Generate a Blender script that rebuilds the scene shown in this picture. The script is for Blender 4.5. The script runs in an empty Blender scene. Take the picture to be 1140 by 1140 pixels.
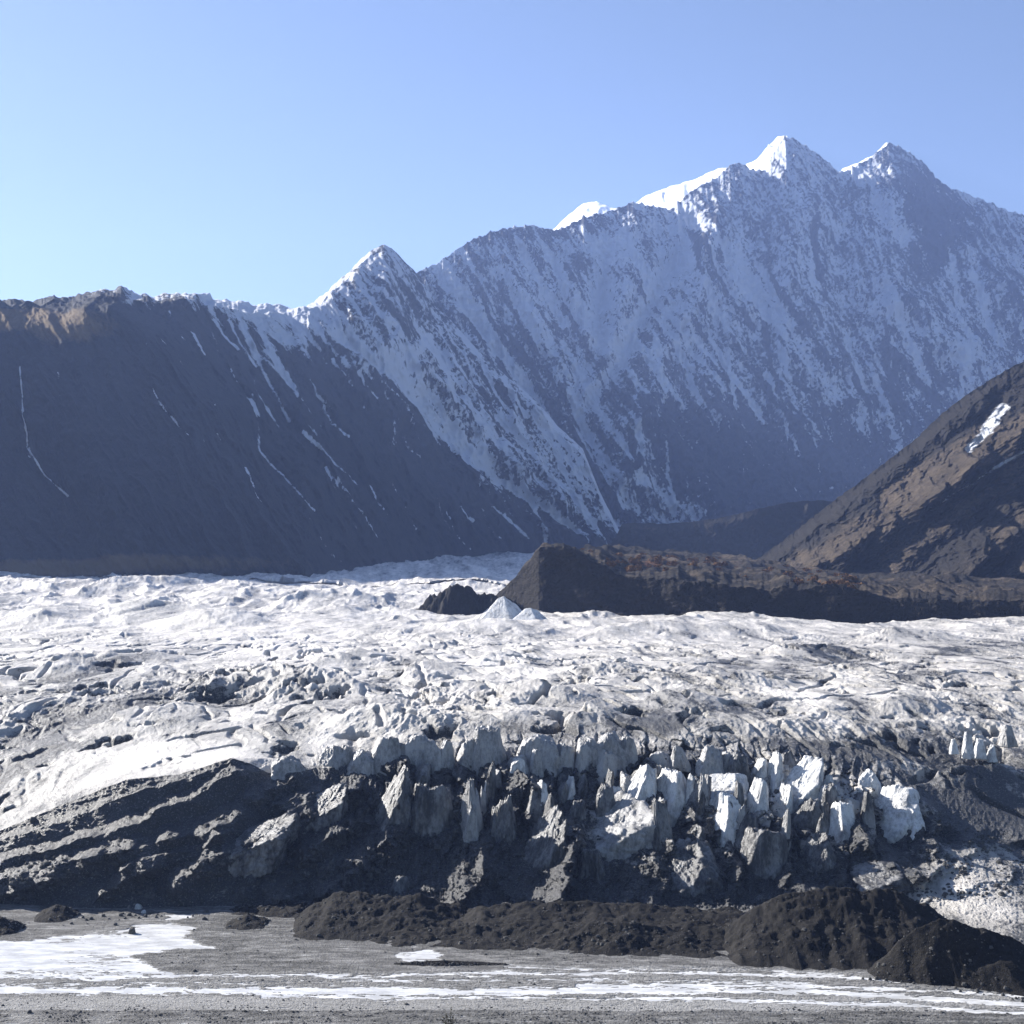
import bpy, math, random
import numpy as np

random.seed(7)
RNG = np.random.default_rng(11)
C = bpy.context.scene.collection
f32 = np.float32

# ------------------------------------------------------------------ camera frame
F, CX, HZ, H = 1566.0, 570.0, 620.0, 100.0      # focal length in photo px, optical column, horizon row, camera height (m)
def wx(x, Y): return (x - CX) / F * Y
def wz(row, Y): return H + (HZ - row) / F * Y
def knots(x, pts):
    a = np.array(pts, float)
    return np.interp(x, a[:, 0], a[:, 1])
def sstep(a, b, x):
    t = np.clip((x - a) / (b - a), 0, 1)
    return t * t * (3 - 2 * t)

# ------------------------------------------------------------------ noise
def _perm(seed):
    return np.random.default_rng(seed).permutation(512).astype(np.int32)
_ANG = np.linspace(0, 2 * np.pi, 64, endpoint=False)
_GX, _GY = np.cos(_ANG).astype(f32), np.sin(_ANG).astype(f32)
def perlin(x, y, seed=0):
    p = _perm(seed + 1000)
    x = np.asarray(x, f32); y = np.asarray(y, f32)
    xi = np.floor(x).astype(np.int32); yi = np.floor(y).astype(np.int32)
    xf = x - xi; yf = y - yi
    u = xf * xf * xf * (xf * (xf * 6 - 15) + 10); v = yf * yf * yf * (yf * (yf * 6 - 15) + 10)
    def g(dx, dy):
        h = p[(p[(xi + dx) & 511] + yi + dy) & 511] & 63
        return _GX[h] * (xf - dx) + _GY[h] * (yf - dy)
    a = g(0, 0); a = a + u * (g(1, 0) - a)
    b = g(0, 1); b = b + u * (g(1, 1) - b)
    return (a + v * (b - a)) * 1.5
def fbm(x, y, n=4, seed=0, gain=.5, lac=2.03):
    s = 0; a = 1.0; t = 0
    for i in range(n):
        s = s + a * perlin(x, y, seed + i * 17); t += a
        a *= gain; x = x * lac + 11.3; y = y * lac - 7.1
    return s / t
def ridged(x, y, n=4, seed=0, gain=.5, lac=2.07):
    s = 0; a = 1.0; t = 0; w = 1.0
    for i in range(n):
        r = 1 - np.abs(perlin(x, y, seed + i * 13)) * 1.6
        r = np.clip(r, -.5, 1); r = r * np.abs(r)
        s = s + a * r * w; t += a
        w = np.clip(r * 1.3, .2, 1)
        a *= gain; x = x * lac + 3.7; y = y * lac + 5.9
    return s / t
_G3 = np.random.default_rng(5).normal(size=(64, 3)); _G3 = (_G3 / np.linalg.norm(_G3, axis=1, keepdims=True)).astype(f32)
def perlin3(x, y, z, seed=0):
    p = _perm(seed + 2000)
    x = np.asarray(x, f32); y = np.asarray(y, f32); z = np.asarray(z, f32)
    xi = np.floor(x).astype(np.int32); yi = np.floor(y).astype(np.int32); zi = np.floor(z).astype(np.int32)
    xf = x - xi; yf = y - yi; zf = z - zi
    s = lambda t: t * t * t * (t * (t * 6 - 15) + 10)
    u, v, w = s(xf), s(yf), s(zf)
    def g(a, b, c):
        h = p[(p[(p[(xi + a) & 511] + yi + b) & 511] + zi + c) & 511] & 63
        G = _G3[h]
        return G[..., 0] * (xf - a) + G[..., 1] * (yf - b) + G[..., 2] * (zf - c)
    L = lambda a, b, t: a + t * (b - a)
    return 1.5 * L(L(L(g(0,0,0), g(1,0,0), u), L(g(0,1,0), g(1,1,0), u), v), L(L(g(0,0,1), g(1,0,1), u), L(g(0,1,1), g(1,1,1), u), v), w)

def worley(x, y, seed=0):
    p = _perm(seed + 3000); x = np.asarray(x, f32); y = np.asarray(y, f32)
    xi = np.floor(x).astype(np.int32); yi = np.floor(y).astype(np.int32)
    f1 = np.full(x.shape, 9., f32); f2 = f1.copy(); cid = np.zeros(x.shape, np.int32); ox = np.zeros(x.shape, f32); oy = ox.copy()
    for a in (-1, 0, 1):
        for b in (-1, 0, 1):
            h = p[(p[(xi + a) & 511] + yi + b) & 511]
            dx = x - (xi + a + (h & 31) / 31.); dy = y - (yi + b + (h >> 4) / 31.)
            d = np.sqrt(dx * dx + dy * dy)
            m = d < f1
            f2 = np.where(m, f1, np.minimum(f2, d)); f1 = np.where(m, d, f1)
            cid = np.where(m, h, cid); ox = np.where(m, dx, ox); oy = np.where(m, dy, oy)
    R = lambda k: (p[(cid + k) & 511] / 511.).astype(f32)
    return f1, f2, R(1), R(77), R(191), ox, oy
# signed distance (photo px) to a line drawn downhill; positive on its sunward (upper left) side
def linedist(x, y, pts):
    best = np.full(x.shape, 1e9, f32); sg = np.zeros(x.shape, f32)
    for (ax, ay), (bx, by) in zip(pts[:-1], pts[1:]):
        dx, dy = bx - ax, by - ay; L2 = dx * dx + dy * dy + 1e-9
        t = np.clip(((x - ax) * dx + (y - ay) * dy) / L2, 0, 1)
        ex, ey = x - ax - t * dx, y - ay - t * dy
        d = np.sqrt(ex * ex + ey * ey)
        s = (-dy * ex + dx * ey)
        m = d < best
        best = np.where(m, d, best); sg = np.where(m, np.sign(s), sg)
    return best * sg
def ribs(x, y, specs, jitter=None, ex=1.0, mod=None):
    out = np.zeros(x.shape, f32)
    for pts, wl, wr, amp in specs:
        a = np.array(pts); m = max(wl, wr) + 4
        sel = (x > a[:, 0].min() - m) & (x < a[:, 0].max() + m) & (y > a[:, 1].min() - m) & (y < a[:, 1].max() + m)
        if not sel.any(): continue
        jx = jitter[sel] if jitter is not None else 0
        s = linedist(x[sel] + jx, y[sel] + jx * .6, pts)
        v = np.clip(np.where(s > 0, 1 - s / wl, 1 + s / wr), 0, 1)
        v = amp * (v ** ex) * (1 if mod is None else mod[sel])
        if amp >= 0: out[sel] = np.maximum(out[sel], v)
        else: out[sel] = np.minimum(out[sel], v)
    return out
def streaks(x, y, specs):
    out = np.zeros(x.shape, f32)
    for pts, w, amp in specs:
        a = np.array(pts); m = w * 3
        sel = (x > a[:, 0].min() - m) & (x < a[:, 0].max() + m) & (y > a[:, 1].min() - m) & (y < a[:, 1].max() + m)
        if sel.any():
            s = linedist(x[sel], y[sel], pts)
            out[sel] = np.maximum(out[sel], amp * np.exp(-(s / w) ** 2))
    return out
def blobs(x, y, specs):
    out = np.zeros(x.shape, f32)
    for bx, by, rx, ry, a in specs:
        out += a * np.exp(-((x - bx) / rx) ** 2 - ((y - by) / ry) ** 2)
    return out

# ------------------------------------------------------------------ objects
def set_mesh(name, verts, faces4, mat, attrs=None, smooth=True):
    me = bpy.data.meshes.new(name)
    v = np.ascontiguousarray(verts, f32).reshape(-1, 3)
    fc = np.ascontiguousarray(faces4, np.int32); n, k = fc.shape
    me.vertices.add(len(v)); me.vertices.foreach_set('co', v.ravel())
    me.loops.add(n * k); me.loops.foreach_set('vertex_index', fc.ravel())
    me.polygons.add(n)
    me.polygons.foreach_set('loop_start', np.arange(0, n * k, k, dtype=np.int32))
    me.polygons.foreach_set('use_smooth', np.full(n, smooth))
    for nm, a in (attrs or {}).items():
        at = me.attributes.new(nm, 'FLOAT', 'POINT'); at.data.foreach_set('value', np.ascontiguousarray(a, f32).ravel())
    me.update(calc_edges=True); me.validate()
    if mat: me.materials.append(mat)
    return me
def link(name, me, parent=None):
    o = bpy.data.objects.new(name, me); C.objects.link(o)
    if parent: o.parent = parent
    return o
def tag(o, label=None, cat=None, group=None, kind=None):
    if label: o['label'] = label
    if cat: o['category'] = cat
    if group: o['group'] = group
    if kind: o['kind'] = kind
    return o
def grid_faces(nr, nc):
    i = np.arange(nr * nc).reshape(nr, nc)
    return np.stack([i[:-1, :-1], i[:-1, 1:], i[1:, 1:], i[1:, :-1]], -1).reshape(-1, 4)
def grid_normals(P):
    du = np.gradient(P, axis=1); dv = np.gradient(P, axis=0)
    n = np.cross(du, dv); n /= np.linalg.norm(n, axis=-1, keepdims=True) + 1e-9
    return n
def thing_mesh(name, verts, faces, mat, label, cat, group=None, attrs=None, smooth=True, origin=None):
    v = np.asarray(verts, float).reshape(-1, 3)
    if origin is None:
        origin = np.array([(v[:, 0].min() + v[:, 0].max()) / 2, (v[:, 1].min() + v[:, 1].max()) / 2, v[:, 2].min()])
    o = link(name, set_mesh(name, v - origin, faces, mat, attrs, smooth)); o.location = origin
    return tag(o, label, cat, group)

# ------------------------------------------------------------------ materials
class NT:
    def __init__(self, name):
        self.m = bpy.data.materials.new(name); self.m.use_nodes = True
        self.t = self.m.node_tree; self.t.nodes.clear()
        self.out = self.n('ShaderNodeOutputMaterial'); self.b = self.n('ShaderNodeBsdfPrincipled')
        self.l(self.b.outputs[0], self.out.inputs['Surface'])
    def n(self, t, **k):
        nd = self.t.nodes.new(t)
        for a, b in k.items(): setattr(nd, a, b)
        return nd
    def l(self, a, b): self.t.links.new(a, b)
    def v(self, s, x):
        if isinstance(x, bpy.types.NodeSocket): self.l(x, s)
        else: s.default_value = x
    def attr(self, name): return self.n('ShaderNodeAttribute', attribute_name=name).outputs['Fac']
    def coord(self, scale=(1, 1, 1)):
        tc = self.n('ShaderNodeNewGeometry'); mp = self.n('ShaderNodeMapping')
        self.l(tc.outputs['Position'], mp.inputs[0]); mp.inputs['Scale'].default_value = scale
        return mp.outputs[0]
    def noise(self, wl, detail=4, rough=.55, scale=(1, 1, 1), dist=0):
        nd = self.n('ShaderNodeTexNoise'); self.l(self.coord(scale), nd.inputs['Vector'])
        nd.inputs['Scale'].default_value = 1 / wl; nd.inputs['Detail'].default_value = detail
        nd.inputs['Roughness'].default_value = rough; nd.inputs['Distortion'].default_value = dist
        return nd.outputs['Fac']
    def math(self, op, a, b=0, c=0, clamp=False):
        nd = self.n('ShaderNodeMath', operation=op, use_clamp=clamp)
        for i, x in enumerate((a, b, c)): self.v(nd.inputs[i], x)
        return nd.outputs[0]
    def madd(self, a, m, c): return self.math('MULTIPLY_ADD', a, m, c)
    def step(self, x, lo, hi):
        nd = self.n('ShaderNodeMapRange', interpolation_type='SMOOTHSTEP')
        self.v(nd.inputs[0], x); nd.inputs[1].default_value = lo; nd.inputs[2].default_value = hi
        return nd.outputs[0]
    def mix(self, f, a, b):
        nd = self.n('ShaderNodeMix', data_type='RGBA'); self.v(nd.inputs[0], f)
        for i, x in ((6, a), (7, b)): self.v(nd.inputs[i], x if isinstance(x, bpy.types.NodeSocket) else (*x, 1))
        return nd.outputs[2]
    def done(self, col, rough=.8, spec=.2, bump=None, bstr=.5, bdist=1.0):
        self.v(self.b.inputs['Base Color'], col if isinstance(col, bpy.types.NodeSocket) else (*col, 1))
        self.v(self.b.inputs['Roughness'], rough); self.v(self.b.inputs['Specular IOR Level'], spec)
        if bump is not None:
            bp = self.n('ShaderNodeBump'); bp.inputs['Strength'].default_value = bstr; bp.inputs['Distance'].default_value = bdist
            self.l(bump, bp.inputs['Height']); self.l(bp.outputs[0], self.b.inputs['Normal'])
        return self.m

def mat_glacier():
    t = NT('glacier_ice')
    d = t.attr('dirt')
    n1 = t.noise(6, 6, .68, (1, .45, 1.4)); n2 = t.noise(2.4, 7, .82, (1, .6, 1.2)); n3 = t.noise(.5, 3, .7)
    s = t.math('ADD', d, t.madd(n1, .95, -.47)); s = t.math('ADD', s, t.madd(n2, 1.5, -.75))
    f = t.step(s, .25, .46)
    lit_grit = t.mix(n3, (.010, .0105, .012), (.058, .059, .062)); lit_grit = t.mix(t.math('MULTIPLY', t.step(n3, .56, .68), .7), lit_grit, (.30, .30, .30))  # pale specks paint in the brightness of sunlit debris grains
    dirty = t.mix(t.step(n2, .35, .7), (.28, .266, .245), (.58, .55, .505))
    ice = t.mix(t.step(s, -.28, .26), (.84, .787, .712), dirty)
    col = t.mix(f, ice, lit_grit)
    return t.done(col, .48, .5, t.math('ADD', n2, t.math('MULTIPLY', n3, .6)), .8, 1.1)
def mat_serac(name, clean, dark, bias):
    t = NT(name)
    n1 = t.noise(4, 5, .6, (1, 1, .3)); n2 = t.noise(1.0, 6, .7, (1.3, 1.3, .5)); n3 = t.noise(.35, 3)
    s = t.math('ADD', t.madd(n1, 1.1, -.55), t.madd(n2, .8, -.4 + bias))
    col = t.mix(t.step(s, -.15, .35), clean, dark)
    col = t.mix(t.math('MULTIPLY', t.step(n3, .58, .72), .55), col, (.05, .05, .052))
    return t.done(col, .42, .5, t.math('ADD', n2, t.math('MULTIPLY', n3, .5)), .6, .6)
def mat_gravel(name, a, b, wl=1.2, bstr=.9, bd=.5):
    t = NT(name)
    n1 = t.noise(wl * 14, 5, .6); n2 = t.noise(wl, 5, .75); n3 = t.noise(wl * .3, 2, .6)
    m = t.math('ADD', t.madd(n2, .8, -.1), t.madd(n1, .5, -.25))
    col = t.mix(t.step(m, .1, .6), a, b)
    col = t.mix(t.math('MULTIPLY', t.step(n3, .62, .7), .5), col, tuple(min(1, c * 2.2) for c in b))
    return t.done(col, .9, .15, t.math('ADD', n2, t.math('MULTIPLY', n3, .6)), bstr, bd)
def mat_riverbed():
    t = NT('riverbed_gravel')
    wet_sheen = t.attr('wet_sheen')
    n1 = t.noise(22, 5, .6, (.35, 1, 1)); n2 = t.noise(1.1, 5, .8); n3 = t.noise(.4, 2)
    g = t.mix(t.step(n2, .3, .72), (.036, .0356, .034), (.135, .132, .126))
    g = t.mix(t.math('MULTIPLY', t.step(n1, .45, .7), .45), g, (.18, .176, .17))
    mud = t.mix(n1, (.20, .195, .185), (.46, .455, .445))  # pale mud, its colour lightened further for the silvery sheen of moist silt
    col = t.mix(t.step(t.math('ADD', wet_sheen, t.madd(n2, .5, -.25)), .1, .9), g, mud)
    return t.done(col, .85, .25, t.math('ADD', n2, n3), 1.0, .6)
def mat_water():
    t = NT('meltwater')
    n = t.noise(3.0, 4, .65, (.35, 1, 1)); n2 = t.noise(.7, 3, .6, (.6, 1, 1))
    col = t.mix(t.step(n, .35, .65), (.46, .46, .455), (.74, .74, .735))
    return t.done(col, .32, .5, t.math('ADD', n, n2), .5, .25)
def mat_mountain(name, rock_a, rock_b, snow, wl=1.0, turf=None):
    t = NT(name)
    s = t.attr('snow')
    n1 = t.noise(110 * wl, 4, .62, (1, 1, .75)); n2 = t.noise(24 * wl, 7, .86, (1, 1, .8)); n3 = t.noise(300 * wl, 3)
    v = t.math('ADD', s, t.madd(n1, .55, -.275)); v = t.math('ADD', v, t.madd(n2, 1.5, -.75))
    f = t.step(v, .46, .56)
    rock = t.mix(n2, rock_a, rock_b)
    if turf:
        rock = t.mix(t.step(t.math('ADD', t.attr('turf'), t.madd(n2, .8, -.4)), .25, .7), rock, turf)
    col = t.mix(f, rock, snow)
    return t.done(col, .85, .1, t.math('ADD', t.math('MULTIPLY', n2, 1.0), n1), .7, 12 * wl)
def mat_hill(name):
    t = NT(name)
    s = t.attr('snow'); tf = t.attr('turf')
    n1 = t.noise(60, 5, .6); n2 = t.noise(9, 6, .75); n3 = t.noise(3, 3, .7)
    rock = t.mix(n2, (.018, .0165, .016), (.052, .047, .042))
    turf = t.mix(t.step(t.math('ADD', t.math('MULTIPLY', n1, .5), t.math('MULTIPLY', n2, .6)), .35, .75), (.048, .039, .030), (.155, .122, .088))
    col = t.mix(t.step(t.math('ADD', tf, t.madd(n2, .9, -.45)), .2, .7), rock, turf)
    og = t.attr('rust'); col = t.mix(t.step(t.math('ADD', og, t.madd(n2, 1.2, -.6)), .4, .6), col, (.19, .085, .028))
    sn = t.step(t.math('ADD', t.math('ADD', s, t.madd(n1, .6, -.3)), t.madd(n2, 1.0, -.5)), .45, .65)
    col = t.mix(sn, col, (.80, .82, .85))
    return t.done(col, .9, .1, t.math('ADD', n2, t.math('MULTIPLY', n3, .6)), 1.0, 9)

M = dict(
    glacier=mat_glacier(),
    serac_grey=mat_serac('grey_serac_ice', (.38, .375, .37), (.12, .12, .12), .05),
    serac_white=mat_serac('white_serac_ice', (.70, .70, .69), (.20, .20, .20), .0),
    serac_dirty=mat_serac('dirty_serac_ice', (.24, .24, .24), (.022, .022, .024), .16),
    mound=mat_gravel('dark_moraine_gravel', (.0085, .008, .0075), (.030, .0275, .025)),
    boulder=mat_gravel('boulder_rock', (.055, .054, .052), (.15, .147, .142), .6),
    bed=mat_riverbed(), water=mat_water(),
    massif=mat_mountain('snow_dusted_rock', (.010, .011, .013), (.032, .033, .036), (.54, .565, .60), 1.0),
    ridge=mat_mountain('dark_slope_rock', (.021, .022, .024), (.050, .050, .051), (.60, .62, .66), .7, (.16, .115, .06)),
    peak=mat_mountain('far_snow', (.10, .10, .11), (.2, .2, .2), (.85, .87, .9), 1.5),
    hill=mat_hill('brown_hill_ground'),
)

# ------------------------------------------------------------------ sheets of terrain through guide lines
def sheet(xs, guides, ns, power=None):
    """guides: list of (row(x), Y(x)) from low to high; returns X,Y,Z grid and the photo column / row of each vertex."""
    rows, Ys = [], []
    for k in range(len(guides) - 1):
        (r0, y0), (r1, y1) = guides[k], guides[k + 1]
        n = ns[k]; t = np.linspace(0, 1, n, endpoint=(k == len(guides) - 2))[:, None]
        z0, z1 = wz(r0, y0), wz(r1, y1)
        p = (power or {}).get(k, 1.0)
        Y = y0 + (y1 - y0) * t; Z = z0 + (z1 - z0) * t ** p
        rows.append(Z); Ys.append(Y)
    Z = np.concatenate(rows); Y = np.concatenate(Ys)
    X = wx(xs[None, :], Y)
    P = np.stack([X, Y, Z], -1)
    return P, np.broadcast_to(xs[None, :], Z.shape).astype(f32), (HZ - (Z - H) / Y * F).astype(f32)
def backside(P, drop, dy, n=6):
    """continue the crest down the far side so the terrain is a solid hill."""
    top = P[-1]; out = [P]
    for i in range(1, n + 1):
        t = i / n; q = top.copy()
        q[:, 1] += dy * t; q[:, 0] *= (q[:, 1] / top[:, 1]); q[:, 2] = top[:, 2] + (drop - top[:, 2]) * t
        out.append(q[None])
    return np.concatenate(out)
def padded(a, n=6): return np.concatenate([a, np.repeat(a[-1:], n, 0)])

# ================================================================== SNOWY MASSIF
def build_massif():
    xs = np.arange(430, 1290, 1.0)
    top = knots(xs, [(430,330),(463,304),(490,291),(520,270),(545,259),(570,253),(590,251),(605,255),(622,256),(650,241),(672,238),(690,231),(705,224),(722,228),(745,233),(770,213),(800,196),(815,183),(826,182),(838,190),(852,188),(862,168),(874,152),(886,155),(900,164),(918,177),(935,192),(950,186),(966,178),(980,166),(992,160),(1008,166),(1022,177),(1032,185),(1042,199),(1056,208),(1070,214),(1090,222),(1115,231),(1140,240),(1200,262),(1290,300)])
    top = top - 4.0 * (ridged(xs / 13, xs * 0, 4, 3, .6) - .35) + 2.6 * fbm(xs / 4, xs * 0, 3, 8, .65)
    Yt = knots(xs, [(430,5000),(520,5500),(700,6300),(870,7000),(1000,7500),(1290,8400)])
    bot = xs * 0 + 640; Yb = knots(xs, [(430,3900),(690,4100),(900,4700),(1290,6000)])
    P, x, r = sheet(xs, [(bot, Yb), (top, Yt)], [470], {0: 1.12})
    jit = 5 * fbm(x / 26, r / 26, 3, 31) + 2 * fbm(x / 8, r / 8, 2, 37)
    a = x - .52 * r
    env = sstep(0, 22, r - top[None, :]); env2 = sstep(0, 80, r - top[None, :])
    spur = [([(490,293),(512,345),(540,400),(580,440),(612,480),(640,520),(660,565)], 26, 34, 110),
            ([(545,260),(575,320),(600,370),(622,420),(640,455)], 22, 26, 90),
            ([(600,255),(625,300),(650,350),(660,400)], 20, 22, 70),
            ([(690,232),(700,300),(690,360),(665,420),(650,450)], 26, 22, 100),
            ([(745,235),(745,270),(722,320),(700,370)], 18, 16, 60),
            ([(800,197),(790,260),(775,330),(740,400),(720,450),(700,500),(690,540)], 40, 34, 150),
            ([(826,183),(850,260),(880,330),(920,400),(960,450)], 40, 40, 110),
            ([(874,152),(905,230),(960,300),(1020,360),(1080,410)], 45, 45, 130),
            ([(720,450),(745,490),(770,530),(800,570)], 30, 28, 90),
            ([(780,420),(810,470),(840,520),(870,560)], 32, 28, 80),
            ([(860,420),(890,470),(925,520)], 30, 30, 70),
            ([(992,160),(1020,230),(1070,290),(1130,340),(1200,400)], 40, 34, 140)]
    amod = .75 + .9 * fbm(x / 45, r / 45, 3, 33)
    disp = ribs(x, r, spur, jit * 1.6, 1.25, amod)
    gul = [([(677,275),(667,346),(670,381),(649,426),(639,458)], 17, 17, -60), ([(768,236),(760,290),(738,310),(712,356),(690,400),(660,440),(645,465),(665,505),(700,560),(745,578)], 18, 18, -75),
           ([(488,300),(520,350),(545,385),(580,425),(610,465),(640,500),(655,530),(690,582)], 15, 15, -60)]
    disp = (disp + ribs(x, r, gul, jit * .5)) * env2 / np.maximum(env, .001)
    disp = disp + 60 * ridged(a / 52 + .3 * fbm(x / 40, r / 40, 2, 40), (r + .3 * x) / 170, 5, 41, .6) + 42 * ridged(a / 17 + .3 * fbm(x / 16, r / 16, 2, 43), (r + .3 * x) / 46, 4, 44, .62) + 20 * fbm(x / 7, r / 7, 3, 47, .6)
    disp = disp * env + 5 * fbm(x / 4, r / 4, 2, 51)
    P = P + disp[..., None] * np.array([0, -.85, .12])
    # where snow lies: higher ground, gullies, and less on the steep faces at lower right
    snow = .50 - .0008 * np.clip(r - 330, 0, 400) - .35 * sstep(.4, 1.0, ridged(a / 52, (r + .3 * x) / 170, 3, 41, .55)) * .6
    snow += streaks(x + jit * .6, r, [([(677,275),(667,346),(670,381),(649,426),(639,458)], 12, .30), ([(768,236),(760,290),(738,310),(712,356),(690,400),(660,440),(645,465)], 9, .32),
            ([(645,465),(665,505),(700,560),(745,578)], 10, .3), ([(488,300),(520,350),(545,385),(580,425),(610,465),(640,500),(655,530),(690,582)], 7, .32),
            ([(812,275),(822,310),(850,350),(900,420),(960,480)], 9, .22), ([(715,540),(745,560),(775,575)], 12, .4),
            ([(700,470),(720,520),(735,560)], 8, .25), ([(1030,380),(1090,410),(1140,440)], 20, .18), ([(950,190),(980,230),(1010,270)], 9, .25), ([(555,300),(590,370),(620,430)], 6, .22), ([(610,290),(650,370)], 6, .2)])
    snow -= .26 * (ridged(a / 17 + .3 * fbm(x / 16, r / 16, 2, 43), (r + .3 * x) / 46, 4, 44, .62) - .32)
    snow +=   .36 * fbm(a / 3.6, (r + .3 * x) / 24, 4, 54, .65) + .22 * fbm(x / 3, r / 3.5, 2, 58)
    snow += blobs(x, r, [(1035,245,26,55,-.42), (850,500,110,55,-.12), (760,520,45,40,-.08), (905,560,110,45,-.22), (600,520,50,60,-.18), (640,570,60,30,-.22), (870,175,30,22,.15), (700,300,120,60,.06), (800,330,120,80,.05), (640,250,40,10,-.2), (560,262,60,9,-.2)])
    rg = np.random.default_rng(78); rnd = []
    for q in range(120):
        x0 = rg.uniform(480, 1100); r0 = rg.uniform(250, 520); ln = rg.uniform(30, 110); k0 = .58 if x0 < 690 else rg.choice([.15, .45, .7])
        rnd.append(([(x0, r0), (x0 + ln * k0 * .45, r0 + ln * .5), (x0 + ln * k0, r0 + ln)], rg.uniform(1.6, 4.0), rg.uniform(.2, .45)))
    snow += streaks(x + jit * .6, r, rnd[:70]) - streaks(x + jit * .6, r, rnd[70:])
    P = backside(P, 900, 2500); snow = padded(snow)
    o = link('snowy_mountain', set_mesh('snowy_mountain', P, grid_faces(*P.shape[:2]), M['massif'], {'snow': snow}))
    tag(o, 'high shadowed rock massif dusted with snow and topped by two summits', 'mountain', kind='structure')
build_massif()

# ================================================================== FAR SUNLIT PEAKS
def build_far(name, pts, Ya, Yb, seed, label, down=130, run=1700):
    x0, x1 = pts[0][0], pts[-1][0]
    xs = np.arange(x0, x1 + .5, 1.0)
    top = knots(xs, pts) + 1.5 * fbm(xs / 8, xs * 0, 3, seed)
    Yt = np.interp(xs, [x0, x1], [Ya, Yb])
    P, x, r = sheet(xs, [(top + down, Yt - run), (top, Yt)], [90])
    env = sstep(0, 8, r - top[None, :])
    d = (60 * ridged(x / 30, r / 60, 4, seed) + 14 * fbm(x / 6, r / 6, 3, seed + 5)) * env
    P = P + d[..., None] * np.array([-.4, -.6, .4])
    P = backside(P, 1200, 2500)
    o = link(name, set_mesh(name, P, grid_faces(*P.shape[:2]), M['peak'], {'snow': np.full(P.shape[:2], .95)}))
    tag(o, label, 'mountain', kind='structure')
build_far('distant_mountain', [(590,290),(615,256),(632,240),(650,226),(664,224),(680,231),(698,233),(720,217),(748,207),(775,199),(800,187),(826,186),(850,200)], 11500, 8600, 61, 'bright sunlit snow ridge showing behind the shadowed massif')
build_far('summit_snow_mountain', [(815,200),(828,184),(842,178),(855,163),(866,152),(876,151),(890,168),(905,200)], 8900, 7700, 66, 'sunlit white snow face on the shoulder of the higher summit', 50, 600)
build_far('snowy_shoulder_mountain', [(920,215),(938,188),(955,181),(972,173),(986,159),(994,160),(1005,180)], 8900, 7900, 69, 'sunlit white snow edge on the shoulder of the lower summit', 50, 600)

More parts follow.
